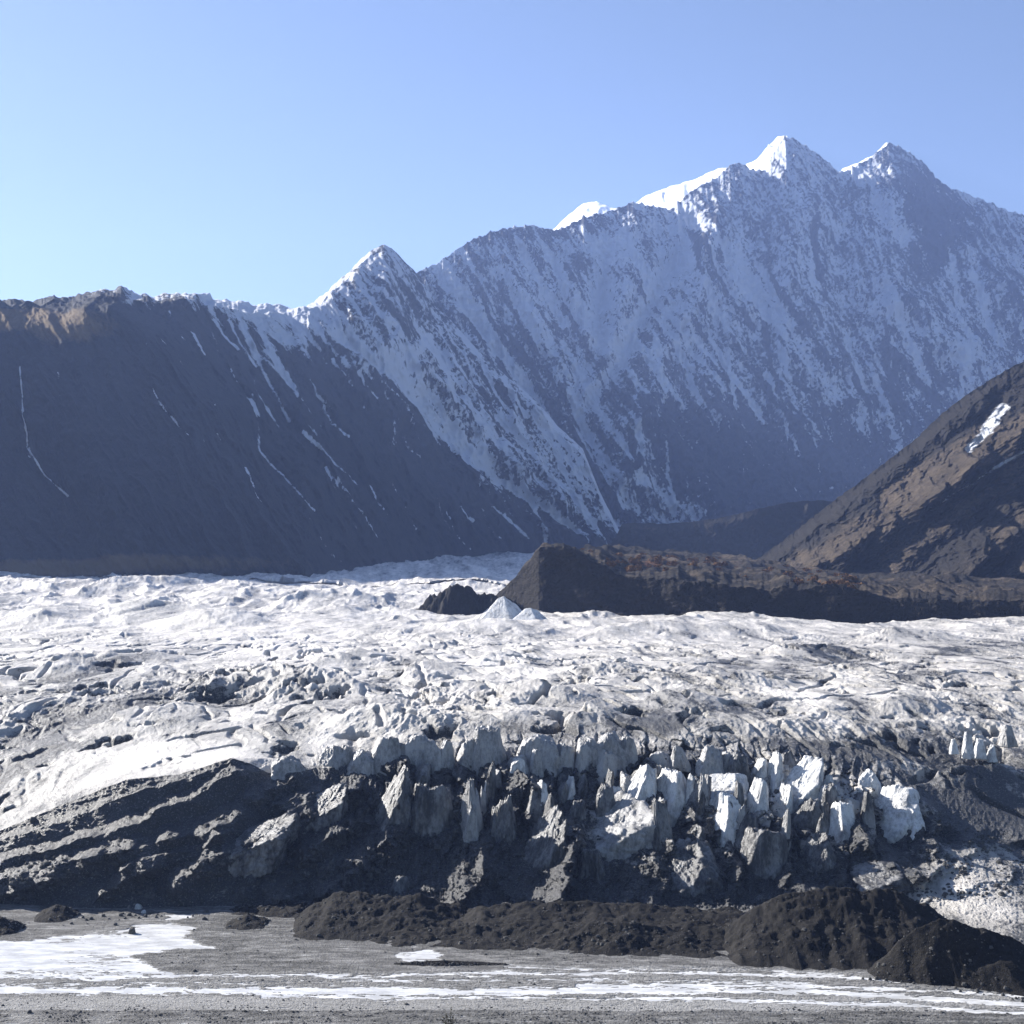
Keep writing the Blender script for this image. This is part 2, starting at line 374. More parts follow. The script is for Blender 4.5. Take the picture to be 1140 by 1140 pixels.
# ================================================================== DARK LEFT RIDGE
def build_ridge():
    xs = np.arange(-170, 735, 1.0)
    top = knots(xs, [(-170,340),(0,333),(40,332),(60,329),(80,331),(100,325),(112,321),(122,323),(135,320),(150,327),(170,330),(190,328),(205,325),(222,327),(245,333),(270,335),(300,340),(325,342),(342,340),(356,332),(370,318),(385,306),(400,290),(412,280),(420,275),(428,272),(436,276),(443,283),(450,291),(460,300),(467,308),(488,341),(526,383),(555,411),(597,446),(621,474),(649,500),(667,546),(690,592),(735,660)])
    top = top + 1.9 * fbm(xs / 11, xs * 0, 4, 73, .6) * np.where(xs < 480, 1, .6)
    Yt = knots(xs, [(-170,1950),(0,2250),(200,2750),(340,3300),(430,4200),(470,4350),(600,4100),(690,3900),(735,3850)])
    bot = knots(xs, [(-170,652),(0,652),(340,657),(430,645),(500,632),(560,624),(600,620),(700,625),(735,662)])
    Yb = knots(xs, [(-170,1520),(0,1590),(340,1720),(430,2150),(500,2700),(560,3200),(600,3450),(735,3800)])
    mid = knots(xs, [(-170,614),(0,622),(150,618),(300,628),(430,632),(500,624),(560,616),(600,611),(735,655)])
    bench = knots(xs, [(-170,8),(60,9),(110,13),(300,12),(342,8),(380,7),(430,4),(735,3)])
    P, x, r = sheet(xs, [(bot, Yb), (mid, Yb + (Yt - Yb) * .07), (top + bench, Yt - bench * 26), (top, Yt)], [30, 360, 40], {1: 1.06})
    jit = 4 * fbm(x / 24, r / 24, 3, 81)
    env = sstep(0, 18, r - top[None, :]) * sstep(2, 30, bot[None, :] - r + 6); env2 = sstep(0, 70, r - top[None, :])
    spur = [([(342,342),(372,392),(440,452),(480,502),(530,547),(600,592),(660,612)], 60, 26, 90),
            ([(428,273),(432,330),(446,390),(500,460),(560,520),(620,570)], 40, 30, 130),
            ([(250,340),(300,430),(350,500),(420,580)], 40, 45, 45),
            ([(60,450),(110,540),(150,610)], 60, 60, 40),
            ([(385,308),(392,350),(420,400)], 22, 18, 50)]
    amod = .8 + .8 * fbm(x / 40, r / 40, 3, 82)
    disp = ribs(x, r, spur, jit * 1.5, 1.3, amod)
    disp = disp + ribs(x, r, [([(92,345),(150,384),(195,425),(240,480)], 210, 70, 170)], jit * 2)
    disp = disp * env2; disp += env2 * ribs(x, r, [([(376,377),(446,426),(488,483),(540,528),(590,563),(640,595)], 16, 16, -45), ([(270,362),(290,410),(322,470),(350,510)], 14, 14, -25)], jit * .5)
    a = x - .62 * r
    amp = knots(xs, [(-170,.35),(150,.4),(320,.75),(480,1.2),(735,1.2)])[None, :]
    disp = disp + amp * (60 * ridged(a / 42 + .3 * fbm(x / 40, r / 40, 2, 80), (r + .3 * x) / 200, 5, 83, .6) + 22 * ridged(a / 14, r / 50, 4, 86, .62) + 7 * fbm(x / 6, r / 6, 3, 89, .6))
    disp = disp * env + 3.0 * fbm(x / 5, r / 5, 3, 91, .6)
    P = P + disp[..., None] * np.array([.1, -.8, .15])
    P[..., 2] += 14 * fbm(x / 22, r / 7, 3, 90, .5) * sstep(bench[None, :] * 2.0, bench[None, :] * .8, r - top[None, :]) * sstep(430, 330, x)
    hgt = np.clip((np.interp(x[0], xs, top)[None, :] + 40 - r) / 40, 0, 1)
    snow = -.22 + .0 * x
    edge = knots(xs, [(-170,.2),(60,.3),(110,.75),(345,.75),(375,.2),(400,.0),(430,-.1),(735,.3)])[None, :]
    snow = snow + edge * np.exp(-np.clip(r - top[None, :], 0, 400) / knots(xs, [(-170,10),(110,18),(300,24),(340,40),(735,40)])[None, :])
    line = knots(xs, [(-170,-60),(150,345),(230,370),(300,420),(372,420),(440,470),(480,520),(530,560),(600,600),(735,640)])[None, :]
    snow = snow + .56 * sstep(30, -60, r - line) * sstep(130, 260, x)
    snow = snow + .10 * sstep(338, 372, x) * sstep(10, -60, r - line)
    snow += streaks(x + jit * .35, r, [([(37,430),(38,470),(38,505)], 2.0, .9), ([(38,500),(40,515)], 4, .8), ([(40,510),(55,535),(82,560)], 2.1, .95), ([(80,440),(84,480)], 2.4, .65),
            ([(270,365),(290,410),(322,470)], 3.2, .8), ([(300,400),(318,430)], 12, .35), ([(283,452),(290,485),(290,508)], 3, .75), ([(300,465),(300,495)], 5, .4), ([(290,508),(315,530),(350,570)], 2.0, .9), ([(338,488),(360,510),(398,545)], 2.6, .95),
            ([(362,525),(380,550),(420,600)], 2.0, .8), ([(412,545),(418,560),(430,575)], 2.6, .8), ([(440,480),(436,500)], 5, .6), ([(510,570),(525,585)], 3, .85), ([(545,570),(585,605)], 2, .75), ([(245,500),(262,530)], 1.8, .7),
            ([(376,377),(410,405),(446,426),(470,460)], 8, .34), ([(446,426),(488,483),(540,528)], 9, .42), ([(540,528),(590,563),(650,600)], 4, .5), ([(475,380),(458,410),(448,430)], 6, .3), ([(560,470),(600,520),(640,560),(660,600)], 4, .25), ([(495,400),(520,440),(545,480)], 6, .15), ([(170,345),(200,400),(215,430)], 7, .3), ([(235,380),(255,430),(265,460)], 5, .35), ([(600,595),(605,612)], 5, .6), ([(150,333),(142,345)], 7, .5)])
    snow += .07 * sstep(345, 385, x) * sstep(60, -40, r - line) + .34 * fbm(x / 3.5, r / 4.5, 3, 99) * sstep(300, 380, x)
    snow += blobs(x, r, [(445,350,18,46,-.14), (470,330,16,26,-.1), (560,440,40,30,-.3), (480,540,60,40,-.2)])
    snow += .10 * sstep(40, 200, x) * fbm(x / 30, r / 30, 2, 96) + .26 * fbm(a / 6, (r + .3 * x) / 30, 4, 94, .65)
    rg = np.random.default_rng(77); rnd = []
    for _ in range(64):
        x0 = rg.uniform(150, 600); r0 = rg.uniform(345, 590); ln = rg.uniform(14, 55); k0 = rg.uniform(.4, .75) 
        rnd.append(([(x0, r0), (x0 + ln * k0 * .4, r0 + ln * .5), (x0 + ln * k0 * 1.1, r0 + ln)], rg.uniform(1.2, 3.2), rg.uniform(.35, .8)))
    for _ in range(10):
        x0 = rg.uniform(-60, 170); r0 = rg.uniform(440, 590); ln = rg.uniform(10, 30)
        rnd.append(([(x0, r0), (x0 + ln * .4, r0 + ln)], 1.3, rg.uniform(.3, .6)))
    snow += streaks(x + jit * 1.1, r, rnd)
    snow += .30 * sstep(.25, .6, ridged(a / 20 + .3 * fbm(x / 30, r / 30, 2, 84), (r + .3 * x) / 120, 3, 88, .5)) * sstep(60, 260, x) * sstep(150, -10, r - line) - .06
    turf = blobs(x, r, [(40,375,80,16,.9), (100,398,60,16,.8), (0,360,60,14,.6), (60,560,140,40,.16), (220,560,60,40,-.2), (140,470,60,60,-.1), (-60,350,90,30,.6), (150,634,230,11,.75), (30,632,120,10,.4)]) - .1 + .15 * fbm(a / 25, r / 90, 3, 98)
    P = backside(P, 60, 1500); snow = padded(snow); turf = padded(turf)
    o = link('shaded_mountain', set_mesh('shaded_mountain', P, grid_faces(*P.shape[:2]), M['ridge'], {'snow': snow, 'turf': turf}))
    tag(o, 'dark blue shadowed mountainside with thin snow streaks above the glacier', 'mountain', kind='structure')
build_ridge()

# ================================================================== BROWN HILL AND MORAINE BENCH
def build_hill():
    xs = np.arange(820, 1330, .9)
    top = knots(xs, [(820,640),(850,617),(870,603),(900,579),(930,556),(960,534),(1000,503),(1020,488),(1040,468),(1060,451),(1085,433),(1100,424),(1120,412),(1140,402),(1330,290)])
    top = top + 2.2 * fbm(xs / 9, xs * 0, 4, 93, .6)
    Yt = knots(xs, [(820,1720),(930,1760),(1140,1850),(1330,1950)])
    bot = xs * 0 + 700; Yb = knots(xs, [(820,1480),(930,1420),(1140,1360),(1330,1340)])
    P, x, r = sheet(xs, [(bot, Yb), (top, Yt)], [360], {0: 1.05})
    jit = 4 * fbm(x / 22, r / 22, 3, 95)
    env = sstep(0, 14, r - top[None, :])
    spur = [([(1330,345),(1140,474),(1100,500),(1060,528),(1000,570),(950,602),(890,640)], 44, 40, 95),
            ([(1330,450),(1140,572),(1085,618),(1035,658),(990,700)], 44, 34, 80),
            ([(1330,560),(1140,625),(1105,655),(1070,700)], 34, 30, 60),
            ([(1100,427),(1060,470),(1000,522),(930,577),(860,622)], 24, 24, 40),
            ([(1200,500),(1085,562),(1050,586),(1000,630),(960,662)], 18, 24, 32),
            ([(1000,560),(960,585),(900,618)], 14, 14, 18), ([(1140,520),(1090,556),(1040,590),(990,622)], 12, 18, 22), ([(1140,440),(1095,475),(1040,515),(985,555)], 14, 16, 22), ([(1140,600),(1100,630),(1070,655)], 14, 16, 22), ([(1060,500),(1010,535),(960,570)], 10, 12, 12)]
    jit2 = jit + 5 * fbm(x / 55, r / 55, 3, 108); amod = .7 + .9 * fbm(x / 40, r / 40, 3, 109)
    disp = ribs(x, r, spur, jit2, 1.2, amod)
    a = r + .66 * x + 8 * fbm(x / 30, r / 30, 3, 110)
    disp = disp + 12 * ridged(a / 30, (x - r) / 120, 5, 97, .6) + 10 * ridged(a / 11, (x - r) / 36, 4, 99, .62) + 4 * fbm(x / 5, r / 5, 3, 101, .6)
    disp = disp * env + 1.5 * fbm(x / 5, r / 5, 3, 103, .6)
    env2 = sstep(0, 16, r - top[None, :]); disp = disp + 5 * ridged(a / 5, (x - r) / 14, 3, 112, .6); P = P + (disp * env2)[..., None] * np.array([-.05, -.88, .04]); P = P + ((1 - env2) * (9 * ridged(x / 14, r / 12, 4, 106, .6) + 5 * fbm(x / 5, r / 5, 3, 107)))[..., None] * np.array([0, -1, 0])
    sl = linedist(x + jit, r + jit * .6, spur[0][0])
    near = np.max([np.exp(-((linedist(x + jit2, r + jit2 * .6, spur[q][0]) - 4) / 11) ** 2) for q in (0, 1, 2, 4, 6, 7)], axis=0)
    turf = .02 - .35 * sstep(500, 440, r) + .35 * fbm(x / 40, r / 40, 3, 105) + .5 * near + .6 * np.exp(-((sl - 6) / 16) ** 2) - .5 * sstep(20, 60, sl) * sstep(560, 500, r)  # pale ribbons painted on the sunward spur sides for sunlight, besides real grass
    snow = -.3 + streaks(x + jit * .4, r, [([(1112,456),(1092,480),(1070,504)], 9, 1.1), ([(1140,402),(1118,420),(1100,440)], 6, .5), ([(1140,500),(1100,524),(1060,548),(1020,572)], 4, .75), ([(1140,468),(1110,495)], 5, .35), ([(1090,480),(1070,510)], 14, .38), ([(1090,520),(1050,548)], 3.5, .5), ([(1140,410),(1120,430)], 10, .3), ([(1064,456),(1080,445)], 4, .4), ([(1045,590),(1030,600)], 4, .3)]) + blobs(x, r, [(1120,520,26,14,.3)])
    P = backside(P, 60, 900)
    o = link('brown_hill', set_mesh('brown_hill', P, grid_faces(*P.shape[:2]), M['hill'], {'snow': padded(snow), 'turf': padded(turf), 'rust': padded(turf * 0)}))
    tag(o, 'brown grassy hillside with spurs running down to the glacier edge', 'hill', kind='structure')
build_hill()

def build_back_hill():
    xs = np.arange(645, 1000, .9)
    top = knots(xs, [(645,660),(672,618),(684,600),(692,584),(705,582),(740,583),(770,581),(800,577),(830,570),(850,565),(875,560),(890,558),(915,557),(940,560),(1000,590)]) + 1.4 * fbm(xs / 9, xs * 0, 3, 111)
    Yt = xs * 0 + 2500; bot = xs * 0 + 650; Yb = xs * 0 + 2420
    P, x, r = sheet(xs, [(bot, Yb), (top, Yt)], [110])
    env = sstep(0, 10, r - top[None, :])
    d = (14 * ridged(x / 40, r / 60, 4, 113) + 5 * fbm(x / 7, r / 7, 3, 115)) * env
    P = P + d[..., None] * np.array([0, -.7, .4])
    turf = -.1 + .3 * fbm(x / 30, r / 20, 3, 117) + blobs(x, r, [(720,590,50,8,.5)])
    P = backside(P, 60, 500)
    o = link('shaded_hill', set_mesh('shaded_hill', P, grid_faces(*P.shape[:2]), M['hill'], {'snow': padded(turf * 0 - .3), 'turf': padded(turf), 'rust': padded(turf * 0)}))
    tag(o, 'low dark flat-topped hill between the massif and the moraine', 'hill', kind='structure')
build_back_hill()

def build_bench():
    xs = np.arange(520, 1330, .7)
    base = xs * 0 + 706
    Yb = knots(xs, [(520,1130),(600,1060),(800,1010),(1330,980)])
    lip = knots(xs, [(520,684),(545,669),(558,658),(572,642),(585,627),(600,614),(612,610),(625,609),(640,612),(655,618),(665,626),(690,640),(720,645),(760,646),(800,650),(850,656),(900,655),(930,650),(960,658),(1000,666),(1040,668),(1100,668),(1140,668),(1330,670)]) + 10 * fbm(xs / 42, xs * 0, 4, 121, .6)
    Yl = Yb + knots(xs, [(520,14),(560,22),(620,34),(700,26),(1330,24)])
    bk = knots(xs, [(520,700),(560,675),(590,640),(620,615),(650,612),(690,608),(720,612),(760,616),(800,618),(860,625),(930,640),(1330,650)])
    Ybk = Yl + knots(xs, [(520,60),(620,140),(700,600),(800,800),(900,600),(1000,330),(1330,330)])
    P, x, r = sheet(xs, [(base, Yb), (lip, Yl), (bk, Ybk)], [130, 170])
    t = np.concatenate([np.zeros(130), np.linspace(0, 1, 170)])[:, None] + 0 * x
    wall = (t <= 0)
    gullies = 5 * fbm(x / 34, r / 24, 3, 120) + .8 * ridged(x / 23 + 1.0 * fbm(x / 20, r / 12, 2, 122), r / 14, 4, 123, .62) + 2.0 * fbm(x / 8, r / 6, 4, 125, .6)
    hum = 11 * fbm(P[..., 0] / 45, P[..., 1] / 90, 4, 127) + 3 * fbm(P[..., 0] / 14, P[..., 1] / 20, 3, 129)
    lipd = np.exp(-np.abs(r - lip[None, :]) / 5)
    d = np.where(wall, gullies, 0)
    P = P + d[..., None] * np.array([0, -.8, .15]); P[..., 2] += np.where(wall, 0, hum * sstep(0, .12, t)) + lipd * 1.0 * fbm(x / 5, r / 5, 2, 131)
    turf = np.where(wall, -.02 + .35 * fbm(x / 12, r / 26, 4, 133), .35 + .6 * fbm(P[..., 0] / 50, P[..., 1] / 80, 3, 135))
    rust = np.where(wall, -.3, -.02 + .5 * fbm(P[..., 0] / 60, P[..., 1] / 110, 3, 137)) + blobs(x, r, [(720,628,25,5,.4), (690,640,20,5,.3), (770,628,30,5,.3), (925,650,30,5,.5), (830,640,30,6,.2)]) * np.where(wall, .3, 1)
    P = backside(P, 40, 200)
    o = link('moraine_terrain', set_mesh('moraine_terrain', P, grid_faces(*P.shape[:2]), M['hill'], {'snow': padded(turf * 0 - .4), 'turf': padded(turf), 'rust': padded(rust)}))
    tag(o, 'grey eroded moraine wall with a rusty shrub covered bench on top', 'moraine', kind='structure')
    return P, padded(x), padded(r), padded(t)
BENCH = build_bench()

# ================================================================== GLACIER
FOOT = [(-140,1012),(0,1010),(100,1016),(200,1013),(300,1013),(370,1014),(520,1020),(700,1022),(850,1020),(960,1020),(1040,1034),(1140,1086),(1280,1125)]
CREST_ROW = [(-140,968),(0,925),(50,904),(100,884),(140,868),(200,862),(235,851),(258,844),(280,850),(300,861),(320,862),(350,856),(430,850),(540,848),(620,846),(680,842),(760,846),(830,850),(900,862),(960,875),(1000,893),(1060,915),(1140,945),(1280,990)]
CREST_Y = [(-140,424),(0,430),(200,444),(350,458),(600,470),(850,466),(1000,455),(1140,440),(1280,425)]
GY = [500, 560, 650, 800, 1000, 1400, 1800, 2500, 3500, 4500]
GZ = {-140: [27,38,46,53,60,75,80,92,112,130], 0: [33,43,49,53,59,74,80,92,112,130], 200: [38,44,49,53,59,73,80,92,112,130], 350: [41,45,49,53,58,71,79,92,112,130],
      600: [43.5,46,49,53,57,66,78,92,112,130], 900: [40,45,48,51,55,58,70,90,110,120], 1000: [37,44,48,51,55,57,60,80,100,110], 1140: [33,43,47,50,54,56,60,70,80,90], 1280: [28,40,46,50,54,56,60,70,80,90]}
FRONT_RIBS = [
    # terraces on the low left end, lit along their upper edges
    ([(262,846),(215,866),(150,882),(95,905),(40,925),(-60,955)], 8, 26, 2.2),
    ([(278,858),(250,867),(216,889),(186,898),(166,914),(120,928),(60,946),(-20,966)], 14, 34, 5.5),
    ([(330,868),(300,880),(285,902),(235,928),(200,934),(160,945),(110,952),(60,966),(-20,984)], 30, 30, 9.5),
    ([(345,885),(300,902),(272,906),(262,922),(222,946),(168,956),(140,970)], 20, 26, 7.0),
    ([(400,880),(345,912),(300,930),(270,948),(236,956),(204,986)], 30, 30, 11),
    ([(420,890),(390,915),(360,940),(338,962),(322,992)], 36, 26, 12),
    ([(452,858),(446,885),(438,905),(446,912),(430,942),(402,968),(378,986)], 40, 30, 14),
    ([(512,868),(520,900),(538,935),(536,965),(526,990)], 40, 24, 14),
    ([(588,868),(612,888),(638,915),(642,940),(628,968),(618,1000)], 62, 18, 17),
    ([(722,950),(734,975),(730,1000)], 40, 16, 8),
    ([(745,935),(775,950),(800,975),(830,1000)], 46, 16, 8),
    ([(768,895),(776,930),(790,960),(805,985)], 26, 14, 8),
    ([(812,890),(818,925),(812,950),(818,985)], 28, 16, 10),
    ([(850,915),(862,940),(880,975),(900,1000)], 20, 36, 9),
    ([(892,925),(910,945),(930,968),(938,990)], 30, 14, 9),
    ([(932,886),(950,915),(955,940),(975,960),(1020,976)], 28, 30, 13),
    ([(1010,880),(1030,905),(1034,935)], 46, 18, 9),
    ([(1140,930),(1090,945),(1060,965),(1030,980)], 22, 10, 3),
]
FRONT_RIBS_SMALL = [([(560,890),(566,915),(556,950),(560,990)], 14, 22, 5), ([(485,868),(492,890),(478,930),(470,980)], 10, 22, 4), ([(365,868),(352,890),(330,905)], 20, 14, 5), ([(395,905),(380,935),(372,965)], 18, 18, 5), ([(655,950),(668,975),(660,1000)], 16, 16, 5),
    ([(700,960),(705,985),(700,1005)], 16, 14, 5), ([(780,880),(786,905),(784,930)], 16, 12, 6), ([(838,885),(842,915),(838,945)], 16, 12, 6), ([(868,865),(872,890),(868,915)], 16, 12, 6), ([(905,880),(910,905),(902,930)], 16, 12, 6), ([(960,870),(966,890),(962,905)], 16, 14, 5), ([(250,930),(236,945),(222,965)], 16, 14, 4), ([(180,965),(150,975),(120,995)], 20, 12, 5), ([(100,965),(60,980),(10,995)], 22, 12, 5), ([(300,950),(285,970),(275,995)], 18, 14, 5),
    ([(1090,930),(1060,950),(1040,965)], 16, 10, 3), ([(1120,975),(1080,985),(1040,1000)], 18, 10, 3), ([(730,890),(738,920),(744,945)], 16, 14, 6), ([(610,862),(616,884),(612,900)], 14, 12, 5), ([(540,862),(548,885),(545,905)], 14, 12, 5)]
HOLES = [([(640,905),(650,930)], 12, 12, -4), ([(690,960),(690,985)], 26, 26, -5), ([(990,925),(1015,960)], 24, 24, -5), ([(485,880),(475,930),(470,965)], 26, 26, -4), ([(1048,930),(1060,936)], 14, 12, -4), ([(860,870),(862,900)], 9, 9, -6), ([(760,880),(765,915)], 10, 10, -4)]
STEPS = [  # crest lines of steep shaded ice steps: photo px on the smooth ice, gentle width, steep width, height in metres
    ([(345,762),(303,760),(297,800)], 26, 5, 8), ([(303,828),(284,830),(282,846)], 14, 3, 5), ([(150,786),(130,790),(126,804)], 14, 4, 4), ([(195,783),(172,790),(168,803)], 14, 4, 4), ([(245,760),(225,765),(222,792)], 18, 4, 5.5),
    ([(448,793),(425,793),(422,808)], 16, 4, 5), ([(600,774),(578,774),(574,792)], 18, 4, 5.5), ([(765,780),(738,782),(736,796)], 16, 4, 5), ([(720,704),(690,705),(684,713)], 30, 7, 7), ([(668,788),(640,797),(628,812)], 14, 4, 4),
    ([(905,722),(885,723),(880,729)], 22, 6, 5), ([(80,692),(30,698),(-10,712)], 40, 9, 10), ([(215,692),(160,693),(140,702)], 40, 9, 11), ([(175,664),(130,667),(85,672)], 50, 12, 13), ([(252,698),(225,698),(215,707)], 30, 8, 8),
    ([(562,702),(535,702),(528,708)], 26, 7, 6), ([(1105,812),(1070,815),(1066,827)], 12, 3, 5), ([(482,746),(462,749),(456,766)], 16, 4, 4.5), ([(510,765),(492,768),(488,784)], 14, 4, 4), ([(400,735),(378,737),(370,748)], 16, 5, 4),
    ([(380,676),(340,678),(318,684)], 40, 10, 9), ([(280,668),(240,671),(215,678)], 50, 12, 9), ([(60,662),(20,664),(-30,670)], 50, 12, 10), ([(1010,706),(985,707),(978,713)], 24, 6, 5), ([(825,700),(795,702),(785,708)], 26, 7, 5), ([(690,745),(668,748),(662,762)], 16, 4, 4),
    ([(560,735),(540,738),(533,750)], 16, 4, 4), ([(845,758),(820,760),(812,772)], 14, 4, 3.5), ([(1010,775),(990,778),(984,790)], 12, 3, 3.5), ([(80,740),(55,744),(45,760)], 18, 5, 5), ([(150,735),(120,738),(112,752)], 18, 5, 4.5)]
def build_glacier():
    xs = np.concatenate([np.arange(-520, -70, 4.0), np.arange(-70, 1211, .95), np.arange(1212, 1660, 4.0)]); nc = len(xs)
    fr = knots(xs, FOOT); Yf = H * F / (fr - HZ)
    cr = knots(xs, CREST_ROW) + 1.2 * fbm(xs / 18, xs * 0, 3, 141); Yc = knots(xs, CREST_Y); zc = wz(cr, Yc)
    s = np.linspace(0, 1, 330, endpoint=False)[:, None]
    Y1 = Yf + (Yc - Yf) * s; Z1 = -2.5 + (zc + 2.5) * (s ** knots(xs, [(-140,1.0),(220,1.1),(400,1.3),(900,1.3),(1010,1.1),(1280,1.0)])[None, :])
    rows = np.concatenate([np.linspace(836, 690, 460), np.linspace(689.6, 655, 150)])
    Ymid = np.interp(-rows, -np.array([836,797,771,743,712,687,658,640]), [452, 500, 560, 650, 800, 1000, 1400, 2100])
    o_ = np.argsort(rows); rows_c, Ymid_c = rows[o_], Ymid[o_]
    Ymid = np.concatenate([Ymid, np.linspace(1480, 4300, 130)])
    Y2 = Ymid[:, None] + (Yc - 452) * np.exp(-(Ymid[:, None] - 452) / 45)
    kx = np.array(sorted(GZ)); tab = np.array([GZ[k] for k in kx], float)
    cols = np.stack([np.interp(xs, kx, tab[:, j]) for j in range(len(GY))], 0)
    cols = np.concatenate([zc[None, :], cols], 0)
    Z2 = np.empty_like(Y2)
    kk = np.ones(121) / 121; zcs = np.convolve(np.pad(zc, 60, mode='edge'), kk, 'valid'); cols[0] = zcs
    for c in range(nc):
        Z2[:, c] = np.interp(Y2[:, c], np.concatenate([[Yc[c]], GY]), cols[:, c])
    k = np.ones(25) / 25
    Zs = np.apply_along_axis(lambda a: np.convolve(np.pad(a, 12, mode='edge'), k, 'valid'), 0, Z2)
    w = sstep(0, 30, np.arange(len(Ymid)))[:, None]; Z2 = Z2 * (1 - w) + Zs * w
    Z2 = Z2 + (zc - Z2[0])[None, :] * np.exp(-(Y2 - Yc[None, :]) / 7)
    Y = np.concatenate([Y1, Y2]); Z = np.concatenate([Z1, Z2]); X = wx(xs[None, :], Y)
    P = np.stack([X, Y, Z], -1)
    x = np.broadcast_to(xs[None, :], Z.shape).astype(f32); r = (HZ - (Z - H) / Y * F).astype(f32)
    nf = len(s); front = np.zeros(Z.shape, bool); front[:nf] = True
    top = ~front
    # coordinates along and across the fanning flow
    q = np.minimum(Y, 1000); p = X * 700 / (1300 - q); X32, Y32 = X.astype(f32), Y.astype(f32)
    warp = 6 * fbm(X / 40, Y / 40, 2, 151)
    pw, qw = p + warp, Y + warp
    far = np.clip((Y - 450) / 900, 0, 1.6)
    ramp = np.where(front, 0, sstep(0, 40, Y - Yc[None, :]))
    fa_ = np.clip((Y - 700) / 400, 0, 1); big = 2.6 * fbm(pw / 55, qw / 95, 3, 153) * (1 - fa_) + fa_ * (6 * fbm(X / 100, Y / 170, 4, 154, .5) + 3.6 * (ridged(X / 62 + .4 * fbm(X / 60, Y / 90, 2, 150), Y / 95, 5, 156, .55) - .3))
    fad = np.clip((Y - 560) / 380, 0, 1); r1 = ridged(pw / 34, qw / 58, 6, 157, .6) * (1 - fad) + fad * ridged(pw / 44, qw / 80, 3, 157, .5); r2 = ridged(pw / 13, qw / 24, 5, 161, .62)
    patch = sstep(-.25, .35, fbm(X / 70, Y / 110, 2, 165))
    bump = 1.7 * big + 2.4 * (1 - .5 * fad) * (r1 - .3) * (.5 + .8 * patch) + 1.3 * (1 - fad) * (r2 - .3) * (.15 + 1.1 * patch) + .5 * fbm(pw / 4.5, qw / 8, 4, 167, .62) * (1 - fad)
    def cracks(ang, sp, seed, wdt):
        u_ = pw * math.cos(ang) + qw * math.sin(ang); t_ = u_ / sp + .9 * fbm(X / 45, Y / 60, 3, seed)
        k_ = np.abs(t_ - np.round(t_)); brk = sstep(.05, .3, fbm(X / 16, Y / 24, 2, seed + 3) + .5 * fbm(X / 70, Y / 90, 2, seed + 5))
        return sstep(wdt, wdt * .3, k_) * brk
    crev = (1 - .9 * np.clip(blobs(x, r, [(110,835,140,46,1)]), 0, 1)) * -(3.8 * np.maximum(cracks(1.1, 19, 171, .11), cracks(2.2, 24, 174, .10)) + 1.5 * cracks(.3, 9, 176, .16)) * np.clip((900 - Y) / 250, 0, 1)
    cn2 = np.abs(perlin(pw / 8.5 + .35 * perlin(X / 5, Y / 5, 175), qw / 9, 177)); crev2 = -1.5 * sstep(.10, .0, cn2) * sstep(.0, .3, fbm(X / 35, Y / 60, 2, 179))
    damp = 1 - .55 * np.clip(blobs(x, r, [(170,840,120,28,1), (240,850,90,18,.6), (900,770,110,22,.9), (950,800,120,20,.7), (280,710,70,16,.5), (480,745,60,20,.4)]), 0, 1)
    h1, h2, k1, k2, k3, hx, hy = worley(pw / 21 + .55 * fbm(X / 8, Y / 8, 3, 221), qw / 30 + .4 * fbm(X / 7, Y / 9, 2, 223), 15); pits = -5.0 * sstep(.30, .12, h1 * (.8 + .6 * k2)) * (k1 > .80) * np.clip((860 - Y) / 200, 0, 1)
    P[..., 2] += ramp * damp * (bump + crev + pits) + ramp * (.75 * (ridged(pw / 5.5, qw / 9, 4, 211, .65) - .3) * (.15 + patch) * (1 - fad) + .16 * fbm(X / 1.4, Y / 2, 3, 213, .6)) * (1 - .5 * np.clip(far, 0, 1))
    Ym0 = np.interp(np.arange(640, 900), rows_c, Ymid_c)
    def to_world(pt):
        yy = float(np.interp(pt[1], np.arange(640, 900), Ym0)); return (wx(pt[0], yy), yy)
    steps = [([to_world(q_) for q_ in pts[:2]], a_ * 1.4, b_, c_) for pts, a_, b_, c_ in STEPS]
    P[..., 2] += ramp * 1.1 * ribs(X32, Y32, steps, (2.0 * fbm(X / 7, Y / 9, 3, 181)).astype(f32))
    # the ice cliff
    jit = 5 * fbm(x / 16, r / 16, 3, 183) + 2 * fbm(x / 5, r / 5, 2, 187)
    envf = np.where(front, sstep(0, .06, np.concatenate([s + 0 * xs[None, :], np.ones_like(Y2)])), sstep(26, 0, Y - Yc[None, :]))
    jr = (.75 + .75 * sstep(260, 460, x)) * jit + 9 * fbm(x / 42, r / 42, 3, 189) * (.4 + .6 * sstep(180, 420, x)); amod = 1 + (1.1 * fbm(x / 34, r / 34, 3, 190) - .2) * (.7 + .3 * sstep(200, 420, x))
    rb = ribs(x, r, FRONT_RIBS, jr, 1.5, amod) + ribs(x, r, HOLES, jit)
    rb = rb + ribs(x, r, FRONT_RIBS_SMALL, jr, 1.3, amod)
    lit = knots(xs, [(-140,.32),(200,.35),(380,.6),(500,.8),(900,1),(1000,.6),(1280,.5)])[None, :]
    tl = x + knots(xs, [(-140,1.6),(350,1.3),(500,.2),(800,-.1),(1280,-.6)])[None, :] * r
    rock = 2.4 * ridged(tl / 26, r / 60, 4, 191, .58) + 1.2 * ridged(x / 8, r / 11, 4, 193, .6) + .9 * ridged(x / 5, r / 5, 3, 197, .7)
    smooth_left = 1 - .7 * np.clip(blobs(x, r, [(150,910,150,24,1), (60,940,120,22,.8), (680,930,40,30,.8), (485,920,30,50,.6)]), 0, 1)
    jx, jy = x + jit * 1.2, r + jit * .8
    f1, f2, c1, c2, c3, ox, oy = worley(jx / 27, jy / 64, 5); g1, g2, e1, e2, e3, px_, py_ = worley(jx / 13, jy / 24, 9)
